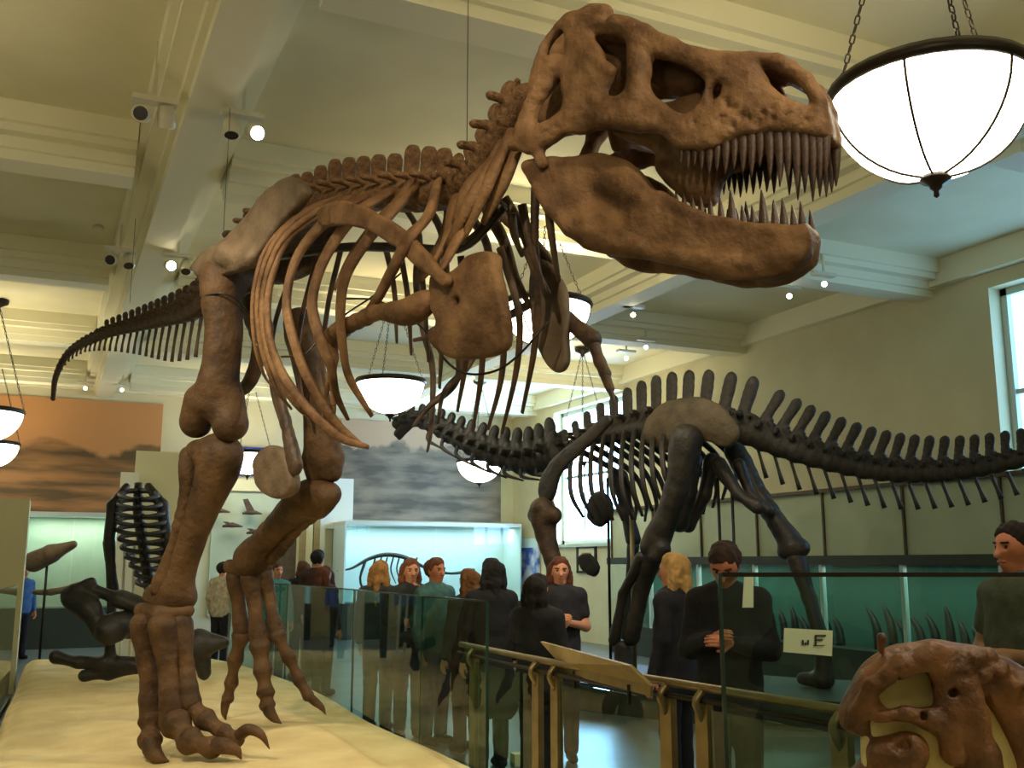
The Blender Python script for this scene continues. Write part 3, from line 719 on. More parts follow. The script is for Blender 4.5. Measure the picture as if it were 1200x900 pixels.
rel([(622, 160), (628, 176), (634, 190)], [.026, .024, .03], -.01)
rel([(640, 72), (655, 70), (668, 74)], [.02, .018, .02], .012)
rel([(668, 28), (676, 50), (690, 74), (704, 96)], [.035, .04, .05, .035], .015, flat=(0, 1, 0), fs=.6)          # postorbital plate
rel([(706, 78), (716, 84)], [.03, .025], .015)
rel([(662, 80), (664, 106), (674, 126)], [.022, .022, .03], .008)
rel([(744, 34), (749, 68), (748, 110), (740, 132)], [.035, .032, .036, .04], .012)                               # lacrimal bar
rel([(720, 26), (756, 38), (790, 56), (834, 76), (848, 92)], [.03, .034, .03, .026, .02], .006)
rel([(690, 14), (704, 14)], [.05, .05], -.03, k=.03)                                                            # brow boss
rel([(720, 24), (735, 28)], [.022, .022], 0)
rel([(800, 170), (834, 166), (870, 150), (920, 146), (962, 150)], [.03, .032, .028, .028, .028], .004)             # tooth row rim
rel([(880, 68), (912, 72), (944, 92), (962, 122)], [.026, .022, .022, .028], .0)
rel([(860, 84), (890, 108), (930, 130)], [.028, .028, .02], -.004)
for q in range(26):                                                                                              # rugose snout bumps
    x = 770 + q * 6.6; y = np.interp(x, [770, 800, 862, 908, 940], [44, 54, 62, 66, 84]); c_ = SK(x, y)
    s.ball((c_[0], rng.uniform(-.05, .09), c_[2] + .004), rng.uniform(.012, .024), k=.012)
for q in range(40):
    x = rng.uniform(800, 955); y = rng.uniform(120, 152); c_ = SK(x, y)
    s.ball((c_[0], c_[1] + .040, c_[2]), rng.uniform(.008, .014), k=.012, cut=True)
v, f = s.build(.0035, 30)
flip = np.dot(np.cross(SA, SL), Zu) < 0
def swd(v, f): return skw(v), ([q[::-1] for q in f] if flip else f)
skull = mk('skull', swd(v, f), 'bone', TR)
# --- lower jaw
jaw = px2([(612, 196), (624, 190), (650, 186), (676, 186), (700, 179), (718, 182), (740, 192), (758, 208), (772, 226), (790, 240), (815, 250), (850, 258), (890, 264), (930, 268), (946, 262), (949, 288), (940, 306), (918, 320), (888, 327), (856, 328), (825, 320), (790, 310), (745, 302), (712, 299), (690, 292), (668, 278), (650, 258), (636, 234), (622, 216)], wjaw)
chin = px2([(900, 266), (930, 270), (946, 262), (949, 288), (940, 306), (918, 320), (888, 327), (872, 320), (890, 290)], wjaw)
s = Sdf(.0115, .022)
JL = np.array([-.2, -.4, jaw[:, 1].min() - .04]); JH = np.array([SLEN * 1.1, .4, jaw[:, 1].max() + .04])
s.fn(sheet(jaw, [], wjaw, .026), JL, JH, k=.005)
s.fn(bridge(chin, lambda x: wjaw(x) + .02), JL, JH, k=.02)
def relj(pxs, rad, out=0.0, **kw):
    for sg in (1, -1):
        s.chain([(q[0], sg * (q[1] + out), q[2]) for q in (SK(x, y, wjaw) for x, y in pxs)], rad, **kw)
relj([(620, 196), (650, 192), (680, 192), (706, 190)], [.03, .028, .026, .03], .015)
relj([(632, 222), (650, 246), (670, 268), (690, 276), (720, 276), (755, 262), (772, 240)], [.03, .034, .036, .034, .028, .022, .018], .016)
relj([(690, 284), (750, 292), (820, 306), (890, 312), (936, 298)], [.03, .034, .036, .036, .034], .01)
relj([(775, 232), (820, 256), (880, 270), (940, 274)], [.028, .028, .026, .03], .008)
relj([(684, 262), (692, 262)], .025, .03)
relj([(700, 232), (735, 248)], [.045, .04], .055, cut=True, k=.05)
v, f = s.build(.003, 24)
lj = mk('lower_jaw', swd(v, f), 'bone', TR)
# --- teeth: one shared curved cone
ts = []
for i, u in enumerate(np.linspace(0, 1, 9)):
    ts.append((.06 * u * u, 0, -u))
TOOTH = smesh('tooth', tube(np.array(ts), [.5 * (1 - .9 * (u ** 1.6)) * .30 for u in np.linspace(0, 1, 9)] , 9, 8, flat=(0, 1, 0), fs=.75), 'tooth')
def tooth(x, y, length_px, wf, parent, up=False, sg=1, dmax=1.0, lean=0):
    q = SK(x, y, wf); p = np.array([q[0], sg * q[1], q[2]])
    wp = skw(p)[0] if skw(p).ndim > 1 else skw(p)
    dd = (wp - C0) @ Fv; L = length_px / FPX * dd
    z = np.array([0, 0, -1.0 if up else 1.0]); z = nrm(z + SA * lean)
    xax = -SA; yv = nrm(np.cross(z, xax)); xax = np.cross(yv, z)
    Rm = Matrix(((xax[0], yv[0], z[0]), (xax[1], yv[1], z[1]), (xax[2], yv[2], z[2]))).to_4x4()
    wd_ = min(L, .17) * (1.0 if L > .1 else 1.25)
    inst('tooth', TOOTH, parent, Matrix.Translation(Vector(wp)) @ Rm @ Matrix.Diagonal((wd_, wd_, L, 1)))
up_t = [(798, 168, 26), (806, 170, 30), (814, 170, 26), (822, 168, 34), (831, 167, 40), (840, 165, 38), (850, 162, 44), (860, 159, 42), (870, 156, 50), (880, 154, 56), (890, 152, 46), (901, 152, 62), (912, 152, 70), (922, 152, 62), (932, 152, 74), (942, 153, 68), (951, 153, 70), (959, 154, 64), (966, 155, 56)]
for x, y, L in up_t:
    tooth(x, y, L, wsk, skull, lean=-.02); tooth(x, y, L * .95, wsk, skull, sg=-1, lean=-.02)
lo_t = [(784, 240, 20), (793, 245, 22), (802, 249, 24), (812, 253, 26), (822, 256, 28), (833, 259, 30), (845, 262, 34), (858, 264, 44), (871, 265, 26), (883, 267, 28), (895, 268, 48), (908, 270, 36), (919, 270, 40), (930, 270, 32), (940, 268, 34)]
for x, y, L in lo_t:
    tooth(x, y, L, wjaw, lj, True, lean=-.04); tooth(x, y, L * .95, wjaw, lj, True, sg=-1, lean=-.04)
# hanging cables of the mount
for x, y, d in ((547, 185, 5.5), (262, 270, 7.3), (152, 355, 9.7)):
    q = P(x, y, d); mk('support_cable', tube([q, np.array([q[0], q[1], ZC - .5])], .0025, 2, 5), 'wire', TR)

# ================================================================== LONG-NECKED BLACK SKELETON
SF0 = P(830, 490, 11.6)
spd = [(466, 498, 15.4), (484, 492, 15.2), (510, 500, 14.9), (545, 518, 14.5), (585, 534, 14.1), (622, 540, 13.7), (655, 532, 13.3), (700, 512, 12.8), (760, 500, 12.2), (820, 496, 11.7), (870, 505, 11.4), (930, 527, 11.1), (1000, 546, 10.8), (1060, 554, 10.5), (1130, 551, 10.2), (1205, 537, 9.95), (1260, 522, 9.6), (1340, 512, 8.9), (1430, 508, 8.0)]
sp2 = spline([P(*q) for q in spd], 400); arc2 = np.concatenate([[0], np.cumsum(np.linalg.norm(np.diff(sp2, axis=0), axis=1))])
st2 = [arc2[min(399, int(round(i / (len(spd) - 1) * 399)))] for i in range(len(spd))]
def sp2at(s): return np.array([np.interp(s, arc2, sp2[:, i]) for i in range(3)])
a_, b_ = P(*spd[9]), P(*spd[7]); SH = nrm(np.array([b_[0] - a_[0], b_[1] - a_[1], 0])); SN = np.array([SH[1], -SH[0], 0])
if SN @ (C0 - a_) < 0: SN = -SN
def SB(x, y, l): return onplane(x, y, a_ + SN * l, SN)
PZ = .30
sb = SB(790, 690, 0); SP = thing('sauropod_skeleton', 'black long-necked plant-eating dinosaur skeleton with tall spines on a low plinth', 'skeleton', (sb[0], sb[1], PZ))
VS1 = smesh('vertebra', vert_shape(1.25, .36, 1.0, .5, .5, lean=-.06), 'black'); VS2 = smesh('vertebra', vert_shape(1.0, .30, .7, .3, .5, lean=-.34), 'black')
VS3 = smesh('vertebra', vert_shape(.42, .34, .8, .1, .55, lean=0), 'blackrib')
s_ = .12
while s_ < arc2[-1] - .05:
    p = sp2at(s_); t = -nrm(sp2at(s_ + .05) - sp2at(s_ - .05))
    if s_ < st2[6]:
        L = .17 + .1 * s_ / st2[6]; place_vert(VS3, p, t, L, hscale=1.0 + .55 * s_ / st2[6], wscale=1.5, parent=SP)
    elif s_ < st2[10]:
        u = (s_ - st2[6]) / (st2[10] - st2[6]); L = .215; place_vert(VS1, p, t, L * (.75 + .25 * min(1, u * 2)), hscale=.75 + .62 * min(1, u * 1.6), wscale=1.0, parent=SP)
    else:
        u = min(1, (s_ - st2[10]) / (st2[15] - st2[10])); L = .20 - .06 * u; place_vert(VS2, p, t, L, hscale=1.62 - .45 * u, wscale=1.0, parent=SP)
        if .04 < u:
            Lc = .36 - .12 * u; q = p - Zu * (.09); e = q - Zu * Lc - t * Lc * -.0 + t * (-.3) * Lc
            mk('chevron', tube([q, (q + e) / 2, e], [.022, .018, .03], 6, 6, flat=SN, fs=.6), 'black', SP)
    s_ += L * 1.02
# head
hd = P(474, 500, 15.3); ht = nrm(P(461, 510, 15.45) - hd)
bone('skull', [P(484, 491, 15.2), P(474, 499, 15.3), P(466, 508, 15.4)], [.10, .085, .06], 'blackrib', SP, .02, .03, extra=[([P(482, 498, 15.2), P(468, 513, 15.38)], [.04, .035], .02)])
# neck ribs
for i in range(9):
    u = st2[2] + (st2[6] - st2[2]) * i / 8; p = sp2at(u); t = -nrm(sp2at(u + .05) - sp2at(u - .05))
    mk('neck_rib', tube([p - Zu * .08 + SN * .1, p - Zu * .22 + SN * .12, p - Zu * .26 - t * .3 + SN * .08], [.035, .03, .012], 9, 6), 'blackrib', SP)
# ribs
for i in range(11):
    x0 = 672 + i * 12; y0 = np.interp(x0, [672, 700, 790], [528, 512, 492])
    dep = 70 + 34 * math.sin(math.pi * (i + 1) / 12); x1 = x0 + 2 - .5 * i
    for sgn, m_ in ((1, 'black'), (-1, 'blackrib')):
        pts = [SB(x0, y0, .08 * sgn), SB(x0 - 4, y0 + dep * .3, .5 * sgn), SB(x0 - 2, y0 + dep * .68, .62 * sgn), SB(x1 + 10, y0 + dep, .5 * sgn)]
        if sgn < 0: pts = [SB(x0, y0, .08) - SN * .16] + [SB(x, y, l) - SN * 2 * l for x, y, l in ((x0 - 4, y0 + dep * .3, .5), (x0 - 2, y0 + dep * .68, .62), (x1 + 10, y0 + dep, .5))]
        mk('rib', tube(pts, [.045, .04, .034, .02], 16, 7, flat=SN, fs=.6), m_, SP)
fr2 = (a_, SH, SN)
side_plate('ilium', [(752, 518), (756, 492), (772, 474), (800, 465), (832, 468), (854, 486), (864, 510), (846, 524), (822, 516), (800, 520), (778, 530)], .36, .03, 'olive_bone', parent=SP, frame=fr2, curve=-.08, res=.025, noise=.006)
def sbone(name, px, rad, m='black', n=None, extra=None, res=.022):
    return bone(name, [SB(x, y, l) for x, y, l in px], rad, m, SP, res, .05, n=n, extra=extra)
PZp = PZ
def down(x, y, l, z): p = SB(x, y, l); return np.array([p[0], p[1], z])
# hind legs
sbone('femur', [(804, 516, .5), (796, 560, .52), (782, 604, .54), (766, 640, .55)], [.19, .13, .12, .16], n=10, extra=[([SB(776, 644, .6), SB(770, 652, .62)], .1, .05)])
sbone('tibia', [(764, 652, .55), (752, 690, .53), (740, 746, .5)], [.13, .085, .10])
sbone('fibula', [(752, 654, .62), (730, 696, .6), (720, 750, .56)], [.08, .05, .07])
q = SB(730, 760, .52); bone('foot_bone', [q, np.array([q[0], q[1], PZ + .09]), np.array([q[0], q[1], PZ + .08]) + SH * .25], [.10, .11, .07], 'black', SP, .022, .04)
sbone('femur', [(862, 530, -.45), (884, 570, -.4), (910, 612, -.35), (932, 642, -.32)], [.13, .10, .10, .13], n=10, extra=[([SB(920, 646, -.3), SB(940, 642, -.33)], .09, .05)])
sbone('tibia', [(934, 656, -.32), (948, 700, -.32), (962, 748, -.32)], [.11, .075, .09])
q = SB(964, 758, -.32); bone('foot_bone', [q, np.array([q[0], q[1], PZ + .09]), np.array([q[0], q[1], PZ + .08]) + SH * .25], [.09, .10, .07], 'black', SP, .022, .04)
# pubis, ischium
sbone('pubis', [(812, 540, 0), (806, 580, .05), (796, 612, .05)], [.12, .09, .12]); sbone('pubis', [(834, 540, -.2), (826, 580, -.2), (806, 616, -.2)], [.10, .07, .09])
sbone('ischium', [(842, 545, 0), (866, 580, .02), (888, 594, .02)], [.10, .06, .085]); sbone('ischium', [(866, 545, -.2), (880, 580, -.2), (900, 598, -.2)], [.08, .055, .07])
# front legs and shoulder
side_plate('scapula', [(702, 492), (712, 486), (718, 494), (700, 514), (680, 532), (658, 554), (650, 580), (640, 592), (631, 580), (636, 556), (654, 532), (680, 512)], .58, .03, 'black', parent=SP, frame=fr2, res=.025)
sbone('humerus', [(636, 598, .6), (640, 630, .6), (650, 664, .58), (652, 680, .56)], [.17, .12, .09, .11], 'bone_dk', n=8, extra=[([SB(628, 604, .6), SB(648, 604, .6)], .11, .05)])
sbone('forearm', [(652, 688, .56), (646, 720, .55), (640, 756, .52)], [.09, .065, .08]); q = SB(640, 762, .52)
bone('foot_bone', [q, np.array([q[0], q[1], PZ + .08])], [.085, .09], 'black', SP, .022, .04)
side_plate('breast_plate', [(690, 585), (704, 575), (716, 586), (718, 604), (704, 618), (688, 606)], .1, .03, 'blackrib', parent=SP, frame=fr2, res=.025)
side_plate('breast_plate', [(676, 655), (690, 648), (702, 664), (696, 676), (682, 668)], .1, .03, 'blackrib', parent=SP, frame=fr2, res=.025)
sbone('humerus', [(726, 560, -.6), (735, 600, -.6), (742, 632, -.6)], [.12, .08, .1], 'blackrib')
sbone('forearm', [(742, 640, -.6), (738, 690, -.6), (734, 745, -.6)], [.08, .055, .08], 'blackrib')
# steel posts carrying the mount
for x, y, l in ((740, 600, 0), (841, 560, 0), (857, 560, 0), (712, 560, 0)):
    p = SB(x, y, l); mk('support_post', tube([p, np.array([p[0], p[1], PZ])], .028 if x == 740 else .018, 2, 8), 'brass' if x == 740 else 'metal_dk', SP)
# plinth
pf = [sp2at(st2[k] * 1.0) for k in (4, 6, 8, 10, 12, 14)]
pl = mk('display_plinth', prism([(min(9.2, (q + SN * o_)[0]), (q + SN * o_)[1]) for q, o_ in [(q, 1.1) for q in pf] + [(q, -.9) for q in pf[::-1]]], 0, PZ), 'green_dk', None, False); tag(pl, 'low dark grey plinth under the black long-necked skeleton', 'plinth')

# ================================================================== GLASS BARRIERS ROUND THE SAND
GT = 1.34
gb = [(566, 897), (488, 866), (408, 823), (330, 791), (262, 772)]
glab = ['green tinted glass barrier panel nearest the bronze handrail', 'green tinted glass barrier panel with a dark brown reflection, beside the handrail panel',
        'green tinted glass barrier panel behind the far foot of the big skeleton', 'green tinted glass barrier panel between the legs of the big skeleton']
for i in range(4):
    a, b = onz(*gb[i], .3), onz(*gb[i + 1], .3); a = a + nrm(a - b) * 0; off = np.array([.05, .05, 0]); a = a + off; b = b + off
    t = nrm(b - a); a2 = a + t * .008; b2 = b - t * .008
    o = thing('glass_barrier', glab[i], 'glass panel', (a[0], a[1], 0), 'glass panels round the sand')
    mk('pane', slab(a2, b2, .008, .06, GT), 'glass', o, False)
    mk('top_edge', slab(a2, b2, .009, GT, GT + .012), 'glass_edge', o, False)
    mk('side_edge', slab(a2 - t * .008, a2, .010, .06, GT), 'glass_edge', o, False)
    mk('floor_channel', slab(a2, b2, .03, 0, .06), 'metal_dk', o, False)
o = thing('glass_barrier', 'pale glass barrier panel in front of the cream pillar', 'glass panel', (-.5, 9, 0), 'glass panels round the sand')
mk('pane', slab((-.50, 7.2), (-.26, 13.5), .008, .06, 1.34), 'glass_case', o, False); mk('floor_channel', slab((-.50, 7.2), (-.26, 13.5), .03, 0, .06), 'metal_dk', o, False)
mk('top_edge', slab((-.50, 7.2), (-.26, 13.5), .009, 1.34, 1.352), 'glass_edge', o, False)

# ================================================================== BRONZE HANDRAIL
def proj(q):
    v = np.asarray(q, float) - C0; d = v @ Fv; return 600 + FPX * (v @ Rv) / d, 450 - FPX * (v @ Uv) / d
rail = np.array([onz(x, y, 1.0) for x, y in ((540, 755), (625, 772), (705, 787), (770, 797), (845, 809), (985, 832), (1040, 841))])
rc = spline(rail, 200); rxs = np.array([proj(p)[0] for p in rc])
def railat(x): return np.array([np.interp(x, rxs, rc[:, i]) for i in range(3)])
hr = thing('handrail', 'bronze handrail with flat posts and glass infill in front of the visitors', 'railing', (*railat(700)[:2], 0))
mk('top_rail', tube(rail, .022, 60, 8), 'brass', hr)
rn = nrm(np.cross(rail[-1] - rail[0], Zu)); 
if rn @ (C0 - rail[0]) < 0: rn = -rn
mk('lower_rail', tube(rail - Zu * .06 + rn * .02, .014, 60, 8), 'metal_dk', hr)
posts = (556, 630, 652, 782, 824, 985)
for x in posts:
    p = railat(x); t = nrm(railat(x + 4) - railat(x - 4))
    mk('post', slab(p - t * .045, p + t * .045, .02, 0, .93), 'brass', hr, False)
    mk('bracket', tube([p - Zu * .16 - rn * .0, p - Zu * .07 + rn * .05, p - Zu * .01], [.02, .02, .022], 8, 6), 'brass', hr)
for x0, x1 in ((556, 630), (652, 782), (824, 985)):
    p, q = railat(x0), railat(x1); t = nrm(q - p)
    mk('glass_infill', slab(p + t * .05, q - t * .05, .006, .1, .90), 'glass', hr, False)
rp = thing('reading_panel', 'sloping tan reading panel fixed on the bronze handrail', 'sign', (*railat(700)[:2], .98))
A, B, Cc, D = onz(633, 752, 1.10), onz(737, 780, 1.10), onz(762, 804, 1.0), onz(655, 777, 1.0)
mk('board', slab3(A, B, Cc, D, .02), 'panel_tan', rp, False)
mk('lip', slab3(D, Cc, Cc - Zu * .05, D - Zu * .05, .015), 'brass', rp, False)
for k in (.2, .8):
    q = D + (Cc - D) * k; mk('bracket', tube([q - Zu * .02, q - Zu * .12], .012, 2, 6), 'metal_dk', rp)
# low barrier by the plinth
lb = [sp2at(st2[k]) * [1, 1, 0] + SN * 1.45 + Zu * .86 for k in (5, 6, 7)]
o = thing('low_barrier', 'low tan barrier rail in front of the black skeleton plinth', 'railing', (*lb[1][:2], 0))
mk('rail', tube(lb, .03, 10, 6), 'panel_tan', o)
for q in lb: mk('leg', slab(q - [.02, 0, 0], q + [.02, 0, 0], .02, 0, .85), 'panel_tan', o, False)

# ================================================================== GLASS SCREEN AND FOSSIL SKULL ON THE RIGHT
FH = nrm(np.array([Fv[0], Fv[1], 0]))
gs0 = P(845, 672, 3.6); gs1 = P(1290, 672, 3.6); zt = gs0[2]
o = thing('glass_screen', 'tall green glass screen with black top edge behind the fossil skull', 'glass panel', (*gs0[:2], 0))
mk('pane', slab(gs0, gs1, .006, .05, zt - .012), 'glass', o, False)
mk('top_edge', slab(gs0, gs1, .012, zt - .012, zt + .004), 'metal_dk', o, False)
mk('side_edge', slab(gs0 - Rv * .012, gs0, .012, .05, zt), 'glass_edge', o, False)
mk('floor_channel', slab(gs0, gs1, .03, 0, .05), 'metal_dk', o, False)
def scr(x, y, back=.012): return onplane(x, y, gs0 - FH * back, FH)
o = thing('paper_notice', 'pale green paper notice taped to the tall glass screen', 'notice', scr(947, 753))
mk('sheet', slab3(scr(919, 736), scr(976, 739), scr(975, 769), scr(918, 764), .002), 'paper', o, False)
for x0, y0, x1, y1 in ((940, 750, 942, 756), (943, 753, 945, 756), (946, 750, 948, 756), (955, 744, 957, 757), (957, 744, 968, 746), (957, 749, 964, 751), (953, 756, 966, 757)):
    mk('print', slab3(scr(x0, y0, .016), scr(x1, y0, .016), scr(x1, y1, .016), scr(x0, y1, .016), .001), 'ink', o, False)
o = thing('reflection_strip', 'small pale strip painted as a reflection at the corner of the tall glass screen', 'notice', scr(876, 690))
mk('strip', slab3(scr(872, 676), scr(883, 676), scr(883, 712), scr(870, 712), .002), 'paper', o, False)  # pale sheet stands in for a reflection on the glass
fz = P(1110, 925, 2.9)[2]
pb = [P(960, 900, 3.2), P(1330, 900, 3.2), P(1330, 900, 2.5), P(975, 900, 2.5)]
ped = mk('fossil_plinth', prism([q[:2] for q in pb], 0, fz), 'cream', None, False); tag(ped, 'cream plinth under the brown fossil skull', 'plinth')
fs = thing('fossil_skull', 'large cracked brown fossil skull with cream plaster fillings before the tall glass screen', 'fossil', (*P(1110, 900, 2.9)[:2], fz))
fr3 = (P(1100, 850, 2.92), Rv, nrm(-FH))
def FP(x, y, l): return onplane(x, y, fr3[0] + fr3[2] * l, fr3[2])
side_plate('cranium', [(992, 856), (990, 836), (998, 812), (1010, 790), (1026, 772), (1046, 762), (1072, 755), (1098, 749), (1118, 752), (1142, 756), (1170, 768), (1196, 778), (1230, 800), (1256, 850), (1262, 926), (1018, 926), (1018, 886), (1016, 866), (1004, 862)], 0, .05, 'skullbone',
    holes=[[(1030, 808), (1038, 798), (1056, 788), (1070, 784), (1084, 790), (1090, 806), (1094, 824), (1101, 842), (1084, 836), (1070, 826), (1052, 824), (1040, 826), (1032, 818)],
           [(1022, 846), (1042, 845), (1064, 846), (1082, 854), (1098, 858), (1104, 880), (1110, 905), (1064, 905), (1076, 884), (1080, 868), (1062, 856), (1040, 858), (1022, 860)],
           [(1132, 830), (1144, 814), (1160, 832), (1174, 862), (1188, 902), (1166, 904), (1160, 878), (1154, 854)]],
    parent=fs, frame=fr3, res=.007, noise=.006, curve=-.06, extra=lambda s, L: (
        [s.chain([L(x, y, l) for x, y, l in pp], r, k=.02) for pp, r in (
            ([(1000, 830, .03), (1014, 800, .06), (1044, 776, .07), (1080, 764, .07), (1110, 768, .06)], [.02, .025, .028, .026, .02]),
            ([(1006, 840, .03), (1030, 790, .07), (1068, 774, .08), (1092, 786, .07), (1104, 830, .05), (1110, 880, .04)], [.02, .02, .022, .025, .035, .04]),
            ([(1020, 836, .05), (1050, 832, .06), (1080, 840, .06), (1104, 852, .05)], [.025, .022, .026, .03]),
            ([(1120, 800, .05), (1130, 840, .06), (1146, 880, .05), (1156, 920, .04)], [.045, .04, .04, .04]),
            ([(1030, 880, .03), (1060, 876, .05), (1050, 905, .05)], [.04, .045, .05]),
            ([(1180, 800, .03), (1206, 840, .05), (1226, 900, .04)], [.05, .05, .05]),
            ([(1032, 762, 0), (1034, 748, 0)], [.012, .014]))],
        [s.ball(L(rng.uniform(1105, 1165), rng.uniform(764, 792), rng.uniform(.03, .08)), rng.uniform(.012, .028), k=.015) for _ in range(22)],
        [s.ball(L(rng.uniform(1000, 1220), rng.uniform(770, 900), .075), rng.uniform(.01, .018), k=.015, cut=True) for _ in range(40)]))
side_plate('plaster_fill', [(1014, 800), (1060, 776), (1096, 786), (1112, 850), (1116, 915), (1020, 915), (1010, 850)], -.005, .022, 'plaster_fill', parent=fs, frame=fr3, res=.012, noise=.001)
side_plate('plaster_fill', [(1126, 828), (1144, 806), (1180, 850), (1198, 915), (1150, 915), (1146, 850)], -.005, .022, 'plaster_fill', parent=fs, frame=fr3, res=.012, noise=.001)

# ================================================================== RIGHT WALL CASES
xc0 = 9.55; cy0, cy1 = 3.6, 16.4; nb_ = 9; cw = (cy1 - cy0) / nb_
for i in range(nb_):
    y0 = cy0 + i * cw; y1 = y0 + cw
    if i == 0: pass
    o = thing('wall_case', 'glass fronted wall case with pale green header panel, bay %s the row' % ('starting' if i == 0 else 'inside') if False else 'glass wall case bay with pale green panel above a dark ledge on the right wall', 'display case', (9.9, (y0 + y1) / 2, 0), 'wall case bays along the window wall')
    mk('base', box(xc0 + .05, XR - .01, y0, y1, 0, .5), 'green_dk', o, False)
    mk('back_panel', box(XR - .06, XR - .01, y0, y1, .5, 1.58), 'teal_dk', o, False)
    mk('ledge', box(xc0 - .02, XR - .01, y0, y1, 1.58, 1.70), 'green_dk', o, False)
    mk('upper_panel', box(xc0 + .1, XR - .01, y0, y1 - .03, 1.70, 2.55), 'pale_green', o, False)
    mk('mullion', box(xc0, xc0 + .06, y0 - .03, y0 + .03, .5, 1.58), 'teal', o, False)
    mk('panel_joint', box(xc0 + .07, xc0 + .12, y1 - .03, y1, 1.70, 2.58), 'wood', o, False)
    mk('front_pane', box(xc0 + .02, xc0 + .03, y0 + .03, y1 - .03, .5, 1.58), 'glass_case', o, False)
    mk('cap', box(xc0 + .04, XR - .01, y0, y1, 2.55, 2.60), 'wood', o, False)
al = bpy.data.lights.new('case_strip', 'AREA'); al.shape = 'RECTANGLE'; al.size = .12; al.size_y = cy1 - cy0 - .4; al.energy = CASE_W * 1.3; al.color = (.75, 1, .9)
ao = bpy.data.objects.new('case_strip', al); COL.objects.link(ao); ao.location = (9.75, (cy0 + cy1) / 2, 1.56)
for i in range(16):
    px = 1030 + i * 17 if i < 10 else 985 - (i - 10) * 13
    p = onX(px, 752, 9.95); h = rng.uniform(.35, .62) if i < 10 else rng.uniform(.25, .5); p[2] = .5; ln = rng.uniform(.03, .12)
    o = mk('claw_fossil', tube([p, p + [0, ln * .2, h * .5], p + [0, ln, h * .85], p + [0, ln * 1.7, h]], [.065, .055, .036, .01], 12, 8), 'blackrib', None, True, True)
    tag(o, 'dark curved fossil claw standing in the wall case', 'fossil', 'fossil claws in the wall case')
# framed print, blue poster on the right wall end
p0 = onX(676, 640, XR - .02); p1 = onX(699, 672, XR - .02)
o = thing('framed_picture', 'small framed print with dark frame on the cream wall', 'picture', (XR - .02, (p0[1] + p1[1]) / 2, (p0[2] + p1[2]) / 2))
ya, yb, za, zb = p1[1], p0[1], p1[2], p0[2]
mk('frame', join(box(XR - .04, XR - .001, ya, ya + .06, za, zb), box(XR - .04, XR - .001, yb - .06, yb, za, zb), box(XR - .04, XR - .001, ya, yb, za, za + .05), box(XR - .04, XR - .001, ya, yb, zb - .05, zb)), 'metal_dk', o, False)
mk('mount', box(XR - .015, XR - .001, ya + .04, yb - .04, za + .03, zb - .03), 'cream', o, False)
mk('print', box(XR - .018, XR - .015, ya + .2, yb - .2, za + .18, zb - .14), 'panel_tan', o, False)
POST = mat('blue_poster_print', (206, 214, 226), (60, 92, 168), .5, 2.2, lo=.42, hi=.55)
p0 = onX(601, 645, XR - .02); p1 = onX(633, 700, XR - .02)
o = thing('poster_panel', 'tall blue and white illustrated panel standing by the far corner', 'poster', (XR - .1, (p0[1] + p1[1]) / 2, 0))
mk('board', box(XR - .08, XR - .02, p1[1], p0[1], .7, p0[2] + .05), POST, o, False); mk('cap', box(XR - .09, XR - .02, p1[1], p0[1], p0[2] + .05, p0[2] + .26), 'teal', o, False); mk('base', box(XR - .1, XR - .02, p1[1], p0[1], 0, .7), 'wood', o, False)

# ================================================================== FAR WALL: MURALS, CASES, DOORWAY
def mural_mat(name, sky, sky2, land, land2, hz_, sl):
    m = bpy.data.materials.new(name); m.use_nodes = True; nt = m.node_tree; b = nt.nodes['Principled BSDF']; b.inputs['Roughness'].default_value = .8
    tc = nt.nodes.new('ShaderNodeTexCoord'); sp_ = nt.nodes.new('ShaderNodeSeparateXYZ'); nt.links.new(tc.outputs['Generated'], sp_.inputs[0])
    mp = nt.nodes.new('ShaderNodeMapping'); mp.inputs['Scale'].default_value = (3, 1, 1); nt.links.new(tc.outputs['Generated'], mp.inputs[0])
    n1 = nt.nodes.new('ShaderNodeTexNoise'); n1.inputs['Scale'].default_value = 1.3; n1.inputs['Detail'].default_value = 6; nt.links.new(mp.outputs[0], n1.inputs['Vector'])
    ad = nt.nodes.new('ShaderNodeMath'); ad.operation = 'MULTIPLY_ADD'; ad.inputs[1].default_value = sl; nt.links.new(n1.outputs['Fac'], ad.inputs[0]); nt.links.new(sp_.outputs['Z'], ad.inputs[2])
    gt = nt.nodes.new('ShaderNodeMapRange'); gt.inputs['From Min'].default_value = hz_; gt.inputs['From Max'].default_value = hz_ + .04; nt.links.new(ad.outputs[0], gt.inputs['Value'])
    mp2 = nt.nodes.new('ShaderNodeMapping'); mp2.inputs['Scale'].default_value = (2.5, 1, 6); nt.links.new(tc.outputs['Generated'], mp2.inputs[0])
    n2 = nt.nodes.new('ShaderNodeTexNoise'); n2.inputs['Scale'].default_value = 1.5; n2.inputs['Detail'].default_value = 8; nt.links.new(mp2.outputs[0], n2.inputs['Vector'])
    def ramp(a, c, lo, hi):
        r = nt.nodes.new('ShaderNodeValToRGB'); r.color_ramp.elements[0].color = (*lin(a), 1); r.color_ramp.elements[1].color = (*lin(c), 1); r.color_ramp.elements[0].position = lo; r.color_ramp.elements[1].position = hi; return r
    r1 = ramp(land, land2, .4, .62); nt.links.new(n2.outputs['Fac'], r1.inputs['Fac']); r2 = ramp(sky2, sky, .3, .9); nt.links.new(sp_.outputs['Z'], r2.inputs['Fac'])
    mx = nt.nodes.new('ShaderNodeMix'); mx.data_type = 'RGBA'; nt.links.new(gt.outputs[0], mx.inputs['Factor']); nt.links.new(r1.outputs[0], mx.inputs[6]); nt.links.new(r2.outputs[0], mx.inputs[7])
    nt.links.new(mx.outputs[2], b.inputs['Base Color']); return m
